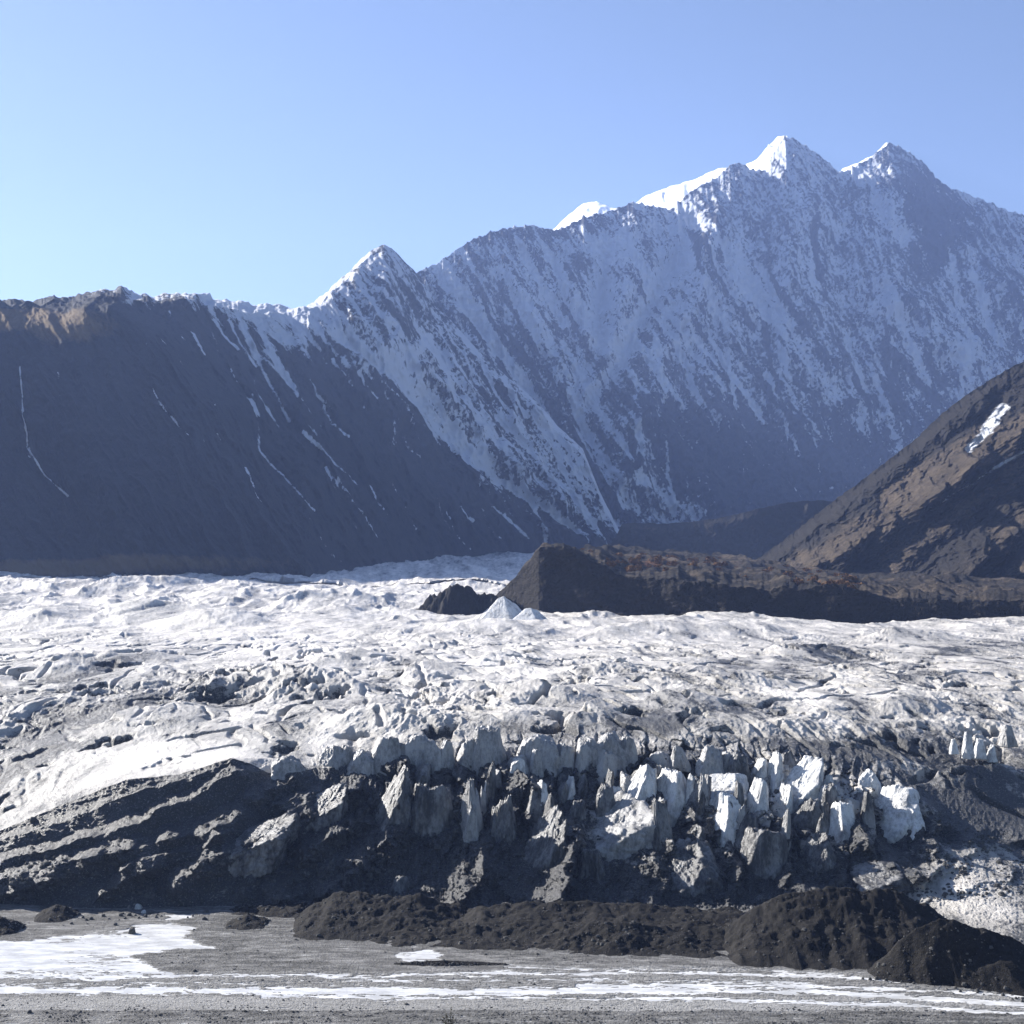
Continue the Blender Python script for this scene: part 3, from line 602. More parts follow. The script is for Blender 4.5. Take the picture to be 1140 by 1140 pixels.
    front_left = sstep(330, 430, x) * sstep(1090, 1000, x); zone = sstep(330, 470, x) * sstep(1060, 960, x) * sstep(985, 900, r + .0 * x)
    cells = 6.5 * (c1 - .4) + 8 * (ox * (c2 - .35) * 1.6 + oy * (c3 - .5)) - 5.5 * sstep(.16, .0, f2 - f1)
    cells2 = 2.2 * (e1 - .5) + 3.2 * (px_ * (e2 - .4) * 1.5 + py_ * (e3 - .5)) - 1.3 * sstep(.14, .0, g2 - g1)
    d = (rb * knots(xs, [(-140,1.0),(300,1.0),(420,.8),(900,.8),(1000,1)])[None, :] + rock * lit * smooth_left + (cells * .75 + cells2) * zone * lit + cells2 * .45 * smooth_left * front_left) * envf
    P = P + d[..., None] * np.array([0, -.92, .18])
    P[..., 2] += np.where(front, .35 * fbm(X / 2.2, (Y + Z) / 2.2, 3, 199, .6), 0)
    # dirt on the ice; tone also darker in crevasses, pits and clefts
    dn = fbm(pw / 16, qw / 34, 4, 201, .6); low = np.clip(.35 - r1, 0, .6)
    dirt = .06 + .46 * dn + .42 * low * 1.2 - .12 * far
    dirt += sstep(1300, 1900, Y) * (.16 + .5 * fbm(X / 28 + Y / 400, Y / 700, 3, 216))
    dirt += blobs(x, r, [(110,790,120,40,.20), (30,850,70,60,.22), (1060,905,120,42,.55), (930,832,150,14,.34), (760,792,70,14,.30), (735,805,50,9,.3), (925,727,50,9,.38), (1085,722,60,8,.32), (790,760,40,9,.3), (860,745,60,8,.2), (240,775,90,16,.18), (600,815,120,12,.25), (1000,850,110,18,.2), (640,770,60,14,.12),
                          (190,845,110,22,-.25), (900,775,110,18,-.2), (300,715,90,20,-.2), (560,745,80,18,-.12)])
    dirt += .30 * sstep(.15, .6, fbm(p / 26, q / 420, 3, 225) + .35 * fbm(X / 20, Y / 26, 3, 227)) * np.clip((1000 - Y) / 300, 0, 1)
    dirt += .05 * sstep(600, 800, x) + .25 * np.clip(-(crev + pits) / 4, 0, 1)
    fd = .62 + .22 * fbm(tl / 18, r / 40, 4, 205, .6) + (.25 * sstep(.14, .0, f2 - f1) + (c2 - .62) * .75 * sstep(560, 760, x) * sstep(990, 930, r)) * zone
    fd += blobs(x, r, [(150,900,190,30,.25), (480,925,36,50,.12), (690,930,40,34,-.22), (1085,970,60,40,-.36), (1110,1020,60,26,-.42), (1050,990,50,22,-.35), (1000,905,34,26,-.4), (525,930,14,40,-.12), (850,880,120,38,-.36), (910,955,24,24,-.15), (1060,930,50,14,.2)])
    w = np.where(front, 1, sstep(16, 0, Y - Yc[None, :]) * knots(xs, [(-140,.2),(300,.3),(500,1),(1280,1)])[None, :])
    dirt = dirt * (1 - w) + fd * w
    o = link('glacier', set_mesh('glacier', P, grid_faces(*P.shape[:2]), M['glacier'], {'dirt': dirt}))
    tag(o, 'white hummocky glacier ending in a dark debris covered ice cliff', 'glacier', kind='structure')
    return P, x, r
GLAC = build_glacier()

# ================================================================== BLOCKS (star shaped polytopes): seracs, boulders
_u = np.linspace(0, 2 * np.pi, 84, endpoint=False); _v = np.linspace(0, np.pi, 58)
def block(planes, sharp=26.0, seed=0, rough=.05, flute=0.0, nu=84, nv=58):
    u = np.linspace(0, 2 * np.pi, nu, endpoint=False)[None, :]; v = np.linspace(.0001, np.pi - .0001, nv)[:, None]
    D = np.stack([np.sin(v) * np.cos(u), np.sin(v) * np.sin(u), np.cos(v) + 0 * u], -1)
    inv = 0
    for n, d in planes:
        n = np.array(n, float); n /= np.linalg.norm(n)
        inv = inv + np.clip(D @ n / d, 0, None) ** sharp
    R = inv ** (-1 / sharp)
    Q = D * R[..., None]
    k = rough * (.7 * perlin3(Q[..., 0] * 2 + seed, Q[..., 1] * 2, Q[..., 2] * 2, 3) + .5 * perlin3(Q[..., 0] * 5 + seed, Q[..., 1] * 5, Q[..., 2] * 4, 5) + .5 * perlin3(Q[..., 0] * 12 + seed, Q[..., 1] * 12, Q[..., 2] * 9, 7) + .35 * perlin3(Q[..., 0] * 27 + seed, Q[..., 1] * 27, Q[..., 2] * 20, 8))
    if flute: k = k + flute * perlin3(Q[..., 0] * 7 + seed, Q[..., 1] * 7, Q[..., 2] * .7, 9)
    Q = Q * (1 + k)[..., None]
    i = np.arange(nu * nv).reshape(nv, nu); j = np.roll(i, -1, 1)
    Fc = np.stack([i[:-1], i[1:], j[1:], j[:-1]], -1).reshape(-1, 4)
    return Q.reshape(-1, 3), Fc
def fit(Q, x, top, bot, w, Y, depth=.8, lean=0.0, sink=.25):
    """scale a block to photo px extents at distance Y; lean shifts its top sideways (fraction of width)."""
    lo, hi = Q.min(0), Q.max(0); t = (Q - lo) / (hi - lo)
    W = w / F * Y; Hh = (bot - top) / F * Y; D = W * depth
    o = np.empty_like(Q)
    o[:, 0] = wx(x, Y) + (t[:, 0] - .5) * W + lean * W * (t[:, 2] - .4)
    o[:, 1] = Y + (t[:, 1] - .5) * D + .15 * Hh * (t[:, 2] - .5)
    o[:, 2] = wz(bot, Y) - sink * Hh + t[:, 2] * Hh * (1 + sink)
    return o
def planes_for(style, rng):
    j = lambda s=.15: rng.uniform(-s, s)
    if style == 'fin':      # sharp crest, tall front face in shade, tapering to a point
        P = [((j(.3), .1, 1), .78 + j(.06)), ((j(.4), -1, .28 + j(.1)), .55), ((-1, -.2 + j(), .42 + j()), .62), ((1, -.1 + j(), .38 + j(.25)), .62), ((j(), 1, .45), .55), ((-.7, -.7, .45 + j()), .68), ((.7, -.7, .4 + j()), .68)]
    elif style == 'dome':   # rounded back with a crest line
        P = [((j(.2), -1, .35 + j(.1)), .6), ((-1, 0, .5 + j()), .75), ((1, 0, .5 + j()), .75), ((0, 1, .5), .6), ((-.5, -.3, 1), .85), ((.5, -.3, 1), .85), ((0, .2, 1), .92), ((-.8, -.8, .2), .8), ((.8, -.8, .2), .8)]
    elif style == 'lit':    # big sloping face turned left, cut off steeply on the right
        P = [((-.85, -.45 + j(.1), .55 + j(.1)), .5), ((1, -.25 + j(), .12 + j(.1)), .5), ((.25, -1, .15 + j(.1)), .6), ((0, 1, .4), .6), ((.2, .1, 1), .95), ((-.5, -1, .1), .75)]
    elif style == 'shelf':  # broad face turned up toward the sun, cut off by dark walls on the right and in front
        P = [((-.48 + j(.08), -.48 + j(.08), .75), .45), ((1, -.15 + j(), .15 + j(.1)), .56), ((.1 + j(), -1, -.02), .62), ((-1, .2, .1), .8), ((0, 1, .3), .6), ((0, .3, 1), .82)]
    elif style == 'slab':   # bright sloping slab
        P = [((-.6, -.55, .75 + j(.1)), .42), ((1, -.3, .2), .6), ((.1, -1, -.15), .6), ((-1, .1, 0), .8), ((0, 1, .3), .6), ((.1, .3, 1), .8)]
    else:                   # 'block' irregular block
        P = [((j(.3), -1, .2 + j()), .6), ((-1, j(.4), .3 + j()), .6), ((1, j(.4), .25 + j()), .6), ((j(.3), 1, .3), .6), ((-.4 + j(.3), -.2 + j(.3), 1), .7), ((.4 + j(.3), .1 + j(.3), 1), .75), ((-.7, -.7, .3), .75), ((.7, -.7, .5), .75)]
    P = P + [((0, 0, -1), .6)]
    for _ in range(7):
        a = rng.uniform(0, 6.28); P.append(((math.cos(a), math.sin(a), rng.uniform(-.1, .9)), rng.uniform(.60, .85)))
    return P
SERACS = [  # x, top row, bottom row, width (photo px), lean, style, material, distance, label
 (325,841,872,42,.0,'dome','g',449,'low rounded grey serac at the start of the row beside the smooth dark crest'),
 (366,829,868,38,.05,'dome','g',451,'tall rounded grey serac second in the row from the dark crest'),
 (388,829,860,22,.0,'fin','g',456,'thin grey serac peeping between two rounded ones'),
 (403,834,874,50,-.05,'dome','g',449,'broad grey serac with a squared top, third in the row from the dark crest'),
 (426,819,866,40,.05,'fin','g',452,'tall smooth grey dome-shaped serac with dark stripe beside the twin behind it'),
 (464,817,860,48,-.05,'dome','g',456,'wide pale-edged serac dome standing behind a smaller pointed one'),
 (464,833,868,40,.0,'fin','g',449,'small pointed serac with lit edges in front of the wide dome'),
 (462,850,880,38,.1,'lit','d',445,'dirty stepped ice block under the small pointed serac'),
 (497,823,866,27,.15,'fin','g',452,'narrow slanting serac beside the tallest fluted serac'),
 (517,821,872,32,.1,'fin','g',450,'smooth shaded serac leaning on the tallest fluted serac'),
 (543,808,870,46,-.05,'flute','g',453,'tallest serac, flat-topped with vertical flutes of blue and white ice'),
 (575,840,868,30,.0,'fin','g',451,'low serac wedge just right of the tallest fluted serac'),
 (600,817,856,54,.0,'dome','g',457,'wide dirty serac hump behind the two upright slabs'),
 (598,833,884,26,.1,'fin','g',448,'upright rounded slab of ice with a bright left edge'),
 (625,826,874,34,.1,'fin','g',450,'upright slab with slanting top beside the rounded slab'),
 (655,819,856,32,.0,'block','g',454,'blocky serac with broken top behind the slanting slab'),
 (684,814,850,44,.0,'dome','g',458,'broad dark-topped serac at the back of the row'),
 (676,834,886,42,.1,'fin','g',450,'large grey serac face with a bright slanting upper edge'),
 (698,819,866,30,.05,'fin','g',452,'steep pyramid serac rising over the large grey face'),
 (735,836,864,34,-.1,'block','g',453,'low broken serac between the steep pyramid and the wedge beside the debris'),
 (757,829,852,22,-.1,'fin','g',455,'small triangular serac with lit left edge'),
 (785,829,876,40,.1,'fin','g',452,'grey triangular serac with its lit slope reaching down to the white step'),
 (806,836,870,26,.0,'lit','g',450,'half lit serac beside the grey triangular one'),
 (642,862,892,24,.2,'lit','d',443,'small slanting ice tooth above the big bright ice face'),
 (620,870,896,22,.2,'lit','d',442,'little dark ice tooth next to the hollow'),
 (575,843,868,18,0,'block','w',446,'small white ice block on the rim above the hollow'),
 (548,856,872,24,.1,'lit','d',443,'flat ice block lying under the fluted serac'),
 (704,856,886,26,.2,'lit','d',445,'thin curved ice flake beside the sharp half-lit pinnacle'),
 (708,850,914,50,.12,'lit','w',442,'sharp pinnacle, white on one side and black on the other'),
 (746,856,922,60,-.08,'lit','w',440,'wide pinnacle with a pitted white face and long black shadow side'),
 (798,861,900,58,.1,'slab','w',443,'bright white sloping step of ice below the triangular serac'),
 (800,882,948,64,-.1,'lit','w',438,'thick white ice ledge under the dark curved crack'),
 (818,905,965,44,.2,'lit','d',432,'lit ice column under the white ledge'),
 (842,843,880,28,.1,'lit','w',447,'bright triangular serac beside the dark debris heap'),
 (858,836,896,28,.1,'lit','w',448,'tall narrow serac with a bright left face next to the white triangle'),
 (838,866,930,36,.1,'lit','w',439,'dark-sided serac with a bright capped top'),
 (822,836,872,26,.0,'block','d',449,'heap of dark debris-covered ice between two bright seracs'),
 (874,835,862,26,.0,'fin','d',450,'dark pointed ice cap above the great white slab'),
 (884,842,914,58,.3,'slab','w',441,'great white slab tilted down toward the black cleft'),
 (906,845,876,24,.0,'block','d',443,'black cube-shaped ice block at the head of the great slab'),
 (896,888,945,46,.15,'lit','d',435,'dark serac standing in the cleft under the great slab'),
 (918,862,908,28,.0,'lit','w',440,'small cracked white serac past the black ice cube'),
 (938,893,962,50,-.2,'lit','w',434,'tall lit ice buttress beside the deep black hollow'),
 (852,920,998,62,.0,'fin','d',424,'dark triangular ice pyramid above the gravel mound'),
 (968,856,892,28,.0,'block','w',447,'white rounded ice knob under the debris slope'),
 (1000,874,942,76,-.1,'slab','w',436,'huge bright white ice block beside the deep hollow'),
 (954,882,905,26,.0,'lit','d',441,'small grey serac between the buttress and the white knob'),
 (770,918,952,30,.1,'lit','d',428,'dirty ice shoulder at the foot of the wide pinnacle'),
 (445,975,1000,26,.05,'dome','d',408,'single dark rounded ice lump at the foot of the cliff'),
 (1062,822,836,9,.1,'fin','w',492,'thin white ice fin on the crevassed surface, first of the small group'),
 (1077,814,838,12,-.1,'fin','w',500,'tallest thin ice fin of the small crevassed group'),
 (1092,822,840,12,.1,'fin','w',492,'thin white ice fin standing beside the dark crevasse slot'),
 (1103,828,844,11,-.1,'lit','w',486,'small split ice fin in front of the crevasse slot'),
 (1124,806,826,18,.05,'fin','g',505,'dark blue-grey ice fin at the edge of the crevassed group'),
]
BUTTRESSES = [
 (684,884,968,112,-.05,'shelf','g','broad bright ice face with diagonal stripes, largest smooth face of the cliff'),
 (606,898,1004,64,.25,'shelf','d','long lit buttress between two black bays, widening to a rubbly foot'),
 (520,866,992,40,-.1,'lit','g','narrow lit ice rib running down below the fluted serac'),
 (424,852,986,58,.55,'lit','d','slanting ice rib descending to the lone dark ice lump'),
 (772,934,1004,92,-.2,'shelf','d','low dirty ice shoulder with a thin white crack, behind the gravel ridge'),
 (562,884,990,48,.0,'fin','d','dark ice fin between the narrow lit rib and the long buttress'),
 (655,944,1006,54,.05,'fin','d','black ice fin under the broad striped face'),
 (736,888,985,42,-.1,'fin','d','tall dark ice fin beside the broad striped face'),
 (476,872,985,66,.0,'fin','d','wide black ice wall between the slanting rib and the narrow rib'),
 (356,872,930,64,.3,'shelf','d','lumpy debris ice shelf under the first rounded seracs'),
 (830,905,960,36,-.1,'lit','d','lit ice column below the white ledge, next to the dark pyramid'),
 (908,925,990,52,-.2,'shelf','d','pale tilted ice shelf at the edge of the biggest gravel mound'),
 (985,960,990,70,-.1,'shelf','d','low grey ice ledge closing the deep black hollow'),
 (1010,900,950,46,.0,'lit','w','cracked white ice wall under the huge bright block'),
 (870,872,925,30,.05,'lit','w','steep white ice blade in the cleft left of the great slab'),
 (778,868,925,36,.05,'lit','d','dark ice blade under the bright sloping step'),
 (640,890,930,30,.1,'fin','d','small black ice tooth on the rim of the hollow'),
 (290,905,960,84,.4,'shelf','d','grainy debris ice shelf on the low arm of the cliff'),
]
def depth_map(P):
    X, Y, Z = P[..., 0].ravel(), P[..., 1].ravel(), P[..., 2].ravel()
    c = np.round(CX + F * X / Y).astype(int) + 200; rr = np.round(HZ - F * (Z - H) / Y).astype(int)
    D = np.full((1400, 1700), 1e9); ok = (c >= 0) & (c < 1700) & (rr >= 0) & (rr < 1400)
    np.minimum.at(D, (rr[ok], c[ok]), Y[ok])
    return D
DEPTH = depth_map(GLAC[0])
def ice_depth(x, row, w=2):
    a = DEPTH[int(row) - 2:int(row) + 3, int(x) + 200 - w:int(x) + 201 + w]; a = a[a < 1e8]
    return float(np.median(a)) if len(a) else None
def build_seracs():
    mats = {'g': M['serac_grey'], 'w': M['serac_white'], 'd': M['serac_dirty']}
    for i, (x, a, b, w, lean, st, m, Y, lab) in enumerate(SERACS):
        rng = np.random.default_rng(300 + i)
        Q, Fc = block(planes_for('fin' if st == 'flute' else st, rng) + ([((0, 0, 1), .55)] if st == 'flute' else []), 44 if st == 'dome' else 140, i * 3.7, .085, .11 if st == 'flute' else .05, 112, 78)
        Yd = ice_depth(x, max(a + .55 * (b - a), 848), max(2, int(w / 4))) or Y; Y = Yd + .10 * w / F * Yd
        V = fit(Q, x, a, b, w * 1.25, Y, .8, lean, .3)
        thing_mesh('serac', V, Fc, mats[m], lab, 'serac', 'seracs along the ice cliff')
    for i, (x, a, b, w, lean, st, m, lab) in enumerate(BUTTRESSES):
        rng = np.random.default_rng(420 + i)
        Q, Fc = block(planes_for(st, rng), 90, 200 + i * 2.3, .12, .05, 150, 104)
        Yd = ice_depth(x, a + .5 * (b - a), max(3, int(w / 4))) or 430; Y = Yd + (.30 if st == 'fin' else .20) * w / F * Yd
        V = fit(Q, x, a, b, w * 1.15, Y, .95, lean, .15)
        thing_mesh('ice_buttress', V, Fc, mats[m], lab, 'ice buttress', 'ice buttresses of the cliff')
    rg = np.random.default_rng(515)
    for k in range(34):      # narrow fins packed into the clefts between the named ones
        x = rg.uniform(470, 985); w = rg.uniform(15, 32); a = np.interp(x, [470, 620, 760, 900, 985], [848, 846, 846, 862, 884]) + rg.uniform(0, 42); b = a + rg.uniform(34, 70)
        Yd = ice_depth(x, a + .55 * (b - a), 5)
        if Yd is None: continue
        Q, Fc = block(planes_for(str(rg.choice(['fin', 'lit', 'fin', 'block'])), rg), 120, 600 + k * 1.7, .10, .05, 72, 50)
        V = fit(Q, x, a, b, w, Yd + .12 * w / F * Yd, .9, rg.uniform(-.1, .35), .2)
        thing_mesh('ice_fin', V, Fc, mats['dgdw'[k % 4]], 'narrow ice fin wedged in the clefts between the larger seracs of the cliff', 'ice fin', 'narrow ice fins in the clefts of the cliff')
    Q, Fc = block([((-.35, -.9, .75), .5), ((.75, -.5, .7), .52), ((0, 1, .7), .5), ((-1, .1, .75), .62), ((1, .2, .6), .75), ((0, 0, -1), .4)], 40, 3.3, .04, .02, 110, 76)
    thing_mesh('ice_pyramid', fit(Q, 560, 664, 690, 62, 985, .8, .0, .2), Fc, M['serac_white'], 'pale pyramid of ice in front of the moraine wall', 'ice pyramid')
    Q, Fc = block([((-.3, -.9, .8), .5), ((.6, -.6, .8), .55), ((0, 1, .7), .5), ((-1, .1, .8), .7), ((1, .2, .7), .7), ((0, 0, -1), .4)], 40, 9.3, .04, .02)
    thing_mesh('ice_hump', fit(Q, 590, 677, 691, 48, 970, .8, .0, .2), Fc, M['serac_white'], 'low ice hump leaning against the pale ice pyramid', 'ice hump')
build_seracs()

# ================================================================== GRAVEL MOUNDS
def mound(name, prof, Yc, Yfront, Yback, seed, label, mat='mound', nx=240, ny=110, rough=1.0):
    x0, x1 = prof[0][0], prof[-1][0]
    xs = np.linspace(x0, x1, nx)
    yc = np.interp(xs, *zip(*Yc)) if isinstance(Yc, list) else xs * 0 + Yc
    yf = np.interp(xs, *zip(*Yfront)) if isinstance(Yfront, list) else xs * 0 + Yfront
    yf = yf + min(4, abs(yc - yf).mean() * .12) * fbm(xs / 22, xs * 0, 3, seed + 9)
    zt = np.maximum(wz(knots(xs, prof), yc), -.5)
    t = np.linspace(-1, 1, ny)[:, None]
    Y = np.where(t < 0, yc + t * (yc - yf), yc + t * Yback)
    cross = np.sqrt((1 - np.abs(t)) ** 2 + .012) - .1095
    X = wx(xs[None, :], yc[None, :]) + 0 * Y
    rill = ridged(X / 3.2 + .25 * Y / 3, Y / 14, 3, seed + 3)
    n = fbm(X / 11, Y / 11, 4, seed, .6) * 2.6 + .38 * fbm(X / 2.2, Y / 2.2, 4, seed + 5, .7) + .16 * rill
    side = np.clip(np.minimum(xs - x0, x1 - xs) / (.12 * (x1 - x0)), 0, 1)[None, :]
    Z = zt[None, :] * 1.04 * cross + n * rough * np.clip(cross * 3, 0, 1) * side - .35
    Z = Z * side + (1 - side) * -.6
    P = np.stack([X, Y, Z], -1)
    return thing_mesh(name, P, grid_faces(ny, nx), M[mat], label, 'gravel mound')
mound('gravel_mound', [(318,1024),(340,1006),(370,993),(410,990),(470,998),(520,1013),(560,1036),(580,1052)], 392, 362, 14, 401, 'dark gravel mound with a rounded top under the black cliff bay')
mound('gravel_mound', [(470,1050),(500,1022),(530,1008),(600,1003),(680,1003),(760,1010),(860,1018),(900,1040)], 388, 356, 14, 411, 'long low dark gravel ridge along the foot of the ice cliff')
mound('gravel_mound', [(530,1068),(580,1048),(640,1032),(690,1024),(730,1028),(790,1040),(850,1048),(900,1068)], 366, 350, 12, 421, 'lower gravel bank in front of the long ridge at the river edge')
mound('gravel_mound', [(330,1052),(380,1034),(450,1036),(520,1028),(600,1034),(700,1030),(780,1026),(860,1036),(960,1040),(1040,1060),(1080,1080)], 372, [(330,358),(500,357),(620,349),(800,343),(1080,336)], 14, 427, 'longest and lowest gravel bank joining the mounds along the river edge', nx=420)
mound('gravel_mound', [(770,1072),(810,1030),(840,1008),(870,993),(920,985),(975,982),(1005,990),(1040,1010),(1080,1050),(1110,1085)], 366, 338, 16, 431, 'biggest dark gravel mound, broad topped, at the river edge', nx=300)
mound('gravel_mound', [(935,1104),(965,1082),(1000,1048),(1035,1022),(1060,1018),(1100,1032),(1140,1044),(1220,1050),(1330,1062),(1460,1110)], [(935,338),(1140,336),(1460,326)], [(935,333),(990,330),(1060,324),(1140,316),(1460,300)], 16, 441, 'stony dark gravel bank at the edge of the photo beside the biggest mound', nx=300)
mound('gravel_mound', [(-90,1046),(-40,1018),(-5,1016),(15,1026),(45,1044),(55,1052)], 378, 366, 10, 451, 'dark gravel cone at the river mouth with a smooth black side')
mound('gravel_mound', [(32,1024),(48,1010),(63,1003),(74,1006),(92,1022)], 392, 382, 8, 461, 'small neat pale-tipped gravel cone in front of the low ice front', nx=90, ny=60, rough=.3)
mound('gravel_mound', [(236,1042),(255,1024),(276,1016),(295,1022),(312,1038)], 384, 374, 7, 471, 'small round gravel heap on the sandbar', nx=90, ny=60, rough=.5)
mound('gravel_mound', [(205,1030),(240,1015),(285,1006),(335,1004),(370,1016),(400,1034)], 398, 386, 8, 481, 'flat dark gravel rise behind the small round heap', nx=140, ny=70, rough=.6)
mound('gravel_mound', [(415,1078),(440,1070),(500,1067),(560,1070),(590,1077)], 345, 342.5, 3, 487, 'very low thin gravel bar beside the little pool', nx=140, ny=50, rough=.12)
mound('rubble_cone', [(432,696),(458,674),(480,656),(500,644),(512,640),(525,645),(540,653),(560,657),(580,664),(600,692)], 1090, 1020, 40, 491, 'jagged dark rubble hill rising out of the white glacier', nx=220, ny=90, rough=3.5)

# ================================================================== RIVERBED AND WATER
def water_mask(x, r):
    n = fbm(x / 75, r / 6, 4, 501, .65) ; n2 = fbm(x / 18, r / 2.2, 3, 507, .65)
    xx = x + 26 * n; rr = r + 5.0 * n + 2.4 * n2
    m = np.full(x.shape, -1.0); soft_cut = .22 + 1.0 * fbm(x / 46, r / 3.4, 4, 511, .6)
    def poly(pts, soft=3.0):     # signed inside distance of a filled outline
        pts = np.array(pts, float); d = np.abs(linedist(xx, rr * 2.2, [tuple(p * [1, 2.2]) for p in np.vstack([pts, pts[:1]])]))
        ins = np.zeros(x.shape, bool); k = len(pts)
        for a in range(k):
            (x1, y1), (x2, y2) = pts[a], pts[(a + 1) % k]
            c = ((y1 > rr) != (y2 > rr)) & (xx < (x2 - x1) * (rr - y1) / (y2 - y1 + 1e-9) + x1)
            ins ^= c
        return np.minimum(np.where(ins, 1, -1) * d / soft, .62)
    def band(pts, half, soft=1.4):
        return (half - np.abs(rr - knots(xx, pts))) / soft
    m = np.maximum(m, poly([(-160,1050),(20,1047),(80,1042),(140,1039),(150,1030),(185,1027),(212,1032),(206,1046),(240,1056),(200,1058),(165,1060),(150,1066),(172,1076),(190,1086),(100,1091),(-160,1091)]))
    m = np.maximum(m, poly([(190,1020),(215,1018),(218,1024),(190,1026)], 2))
    m = np.maximum(m, band([(-160,1086),(100,1088),(250,1086),(400,1087),(520,1084),(700,1083),(900,1086),(1280,1108)], 1.9) - .15)
    m = np.maximum(m, band([(-160,1097),(200,1095),(400,1092),(600,1091),(850,1093),(1280,1117)], 1.2) - .25)
    m = np.maximum(m, band([(-160,1103),(100,1103),(300,1103),(520,1104),(700,1103),(900,1104),(1280,1127)], np.where(x < 800, 4.2, 3.0)))
    m = np.maximum(m, band([(280,1109),(450,1111),(600,1112),(800,1113),(1000,1119),(1280,1138)], np.where((x > 290), 2.3, -3)) )
    m = np.maximum(m, band([(600,1098),(750,1097),(900,1098),(1060,1104),(1280,1118)], np.where(x > 640, 2.4, -3)) )
    m = np.maximum(m, poly([(440,1062),(470,1056),(490,1060),(495,1072),(475,1077),(450,1070)], 2) - .3)
    m = np.maximum(m, band([(560,1077),(700,1079),(860,1080),(1000,1092)], np.where(x > 560, 1.3, -3)) - .35)
    return m - soft_cut
def build_riverbed():
    xs = np.concatenate([np.arange(-520, -70, 4.0), np.arange(-70, 1211, 1.0), np.arange(1212, 1660, 4.0)])
    rows = np.concatenate([np.linspace(1210, 1140, 40), np.linspace(1139.6, 985, 470)])
    Y = (H * F / (rows - HZ))[:, None] + 0 * xs[None, :]
    X = wx(xs[None, :], Y); x = np.broadcast_to(xs[None, :], Y.shape).astype(f32); r = np.broadcast_to(rows[:, None], Y.shape).astype(f32)
    m = water_mask(x, r)
    micro = fbm(X / 9, Y / 3.5, 4, 521, .62); fine = fbm(X / 1.3, Y / 1.3, 3, 525, .65)
    streak = fbm(x / 22, r / .9, 4, 523, .7)
    Z = .14 - .30 * sstep(-.9, .6, m + .55 * micro + .25 * fine + 2.2 * streak * sstep(1076, 1084, r) + .8 * streak) + .05 * micro + .05 * fine + .25 * np.clip(fbm(X / 30, Y / 14, 2, 531), 0, 1)
    wet_sheen = np.clip(sstep(-2.2, -.2, m + .6 * micro) * .9 + sstep(1127, 1124, r + 2.5 * fbm(x / 120, r / 20, 2, 533)) * sstep(1108, 1114, r) * .95, 0, 1)  # reach of the real mud and of the sheen painted beside the water
    wet_sheen = np.clip(wet_sheen * (.75 + .9 * streak), 0, 1)
    wet_sheen = np.maximum(wet_sheen, sstep(1078, 1084, r + 2 * micro) * sstep(1128, 1124, r + 2.5 * fbm(x / 120, r / 20, 2, 533)) * np.clip(.5 + .9 * streak, 0, 1))
    P = np.stack([X, Y, Z], -1)
    o = link('riverbed', set_mesh('riverbed', P, grid_faces(*P.shape[:2]), M['bed'], {'wet_sheen': wet_sheen}))
    tag(o, 'flat grey gravel riverbed in front of the glacier', 'riverbed', kind='structure')
    # open water lying in the hollows of the bed
    gx = np.linspace(-190, 190, 60); gy = np.linspace(292, 405, 40)
    W = np.stack([gx[None, :] + 0 * gy[:, None], gy[:, None] + 0 * gx[None, :], np.zeros((40, 60))], -1)
    o = link('river_water', set_mesh('river_water', W, grid_faces(40, 60), M['water']))
    tag(o, 'bright braided meltwater channels shining on the gravel', 'river', kind='structure')
    g = np.array([[-9000, -600, -1.2], [9000, -600, -1.2], [9000, 14000, -1.2], [-9000, 14000, -1.2]], float)
    o = link('valley_ground', set_mesh('valley_ground', g, np.array([[0, 1, 2, 3]]), M['bed'], {'wet_sheen': np.zeros(4)}))
    tag(o, 'wide gravel valley floor under the glacier', 'ground', kind='structure')
build_riverbed()

# ================================================================== BOULDERS, SHRUBS
def build_boulders():
    def one(x, row, w, h, seed, lab, name='boulder', mat='boulder', group=None, Y=None):
        rng = np.random.default_rng(seed)
        Q, Fc = block(planes_for('block', rng), 24, seed, .05, 0, 36, 26)
        Y = Y or H * F / (row - HZ)
        V = fit(Q, x, row - h, row, w, Y, .9, 0, .2)
        thing_mesh(name, V, Fc, M[mat], lab, name.replace('_', ' '), group)
    one(147, 1039, 9, 7, 601, 'dark angular boulder standing in the bright shallow water')
    one(1099, 1101, 9, 7, 602, 'pale boulder at the foot of the stony gravel bank')
    one(217, 1082, 6, 3, 603, 'small dark boulder on the spit beside the wide pool')
    one(33, 1128, 7, 4, 604, 'lone dark stone on the near gravel flat')
    one(452, 1119, 5, 2.5, 606, 'lone small stone on the pale mud strip')
    one(154, 1012, 9, 6, 611, 'larger white ice chunk beside the neat gravel cone', 'ice_chunk', 'serac_white')
    one(160, 1017, 6, 4, 612, 'smaller white ice chunk touching the larger chunk', 'ice_chunk', 'serac_white')
    rng = np.random.default_rng(640)
    for k in range(34):      # rubble stones strewn along the foot of the ice
        x = rng.uniform(70, 230); row = rng.uniform(1016, 1036) if x < 150 else rng.uniform(1016, 1026)
        s = rng.uniform(2.2, 5.5)
        one(x, row, s, s * .7, 650 + k, 'small dark rubble stone strewn at the foot of the low ice front', group='rubble stones below the low ice front')
    for k in range(26):
        x = rng.uniform(960, 1150); row = np.interp(x, [960, 1060, 1150], [1090, 1101, 1115]) + rng.uniform(-1.5, 2.5)
        s = rng.uniform(2.2, 5)
        one(x, row, s, s * .7, 700 + k, 'small dark stone along the water edge under the gravel bank', group='stones along the water edge')
build_boulders()

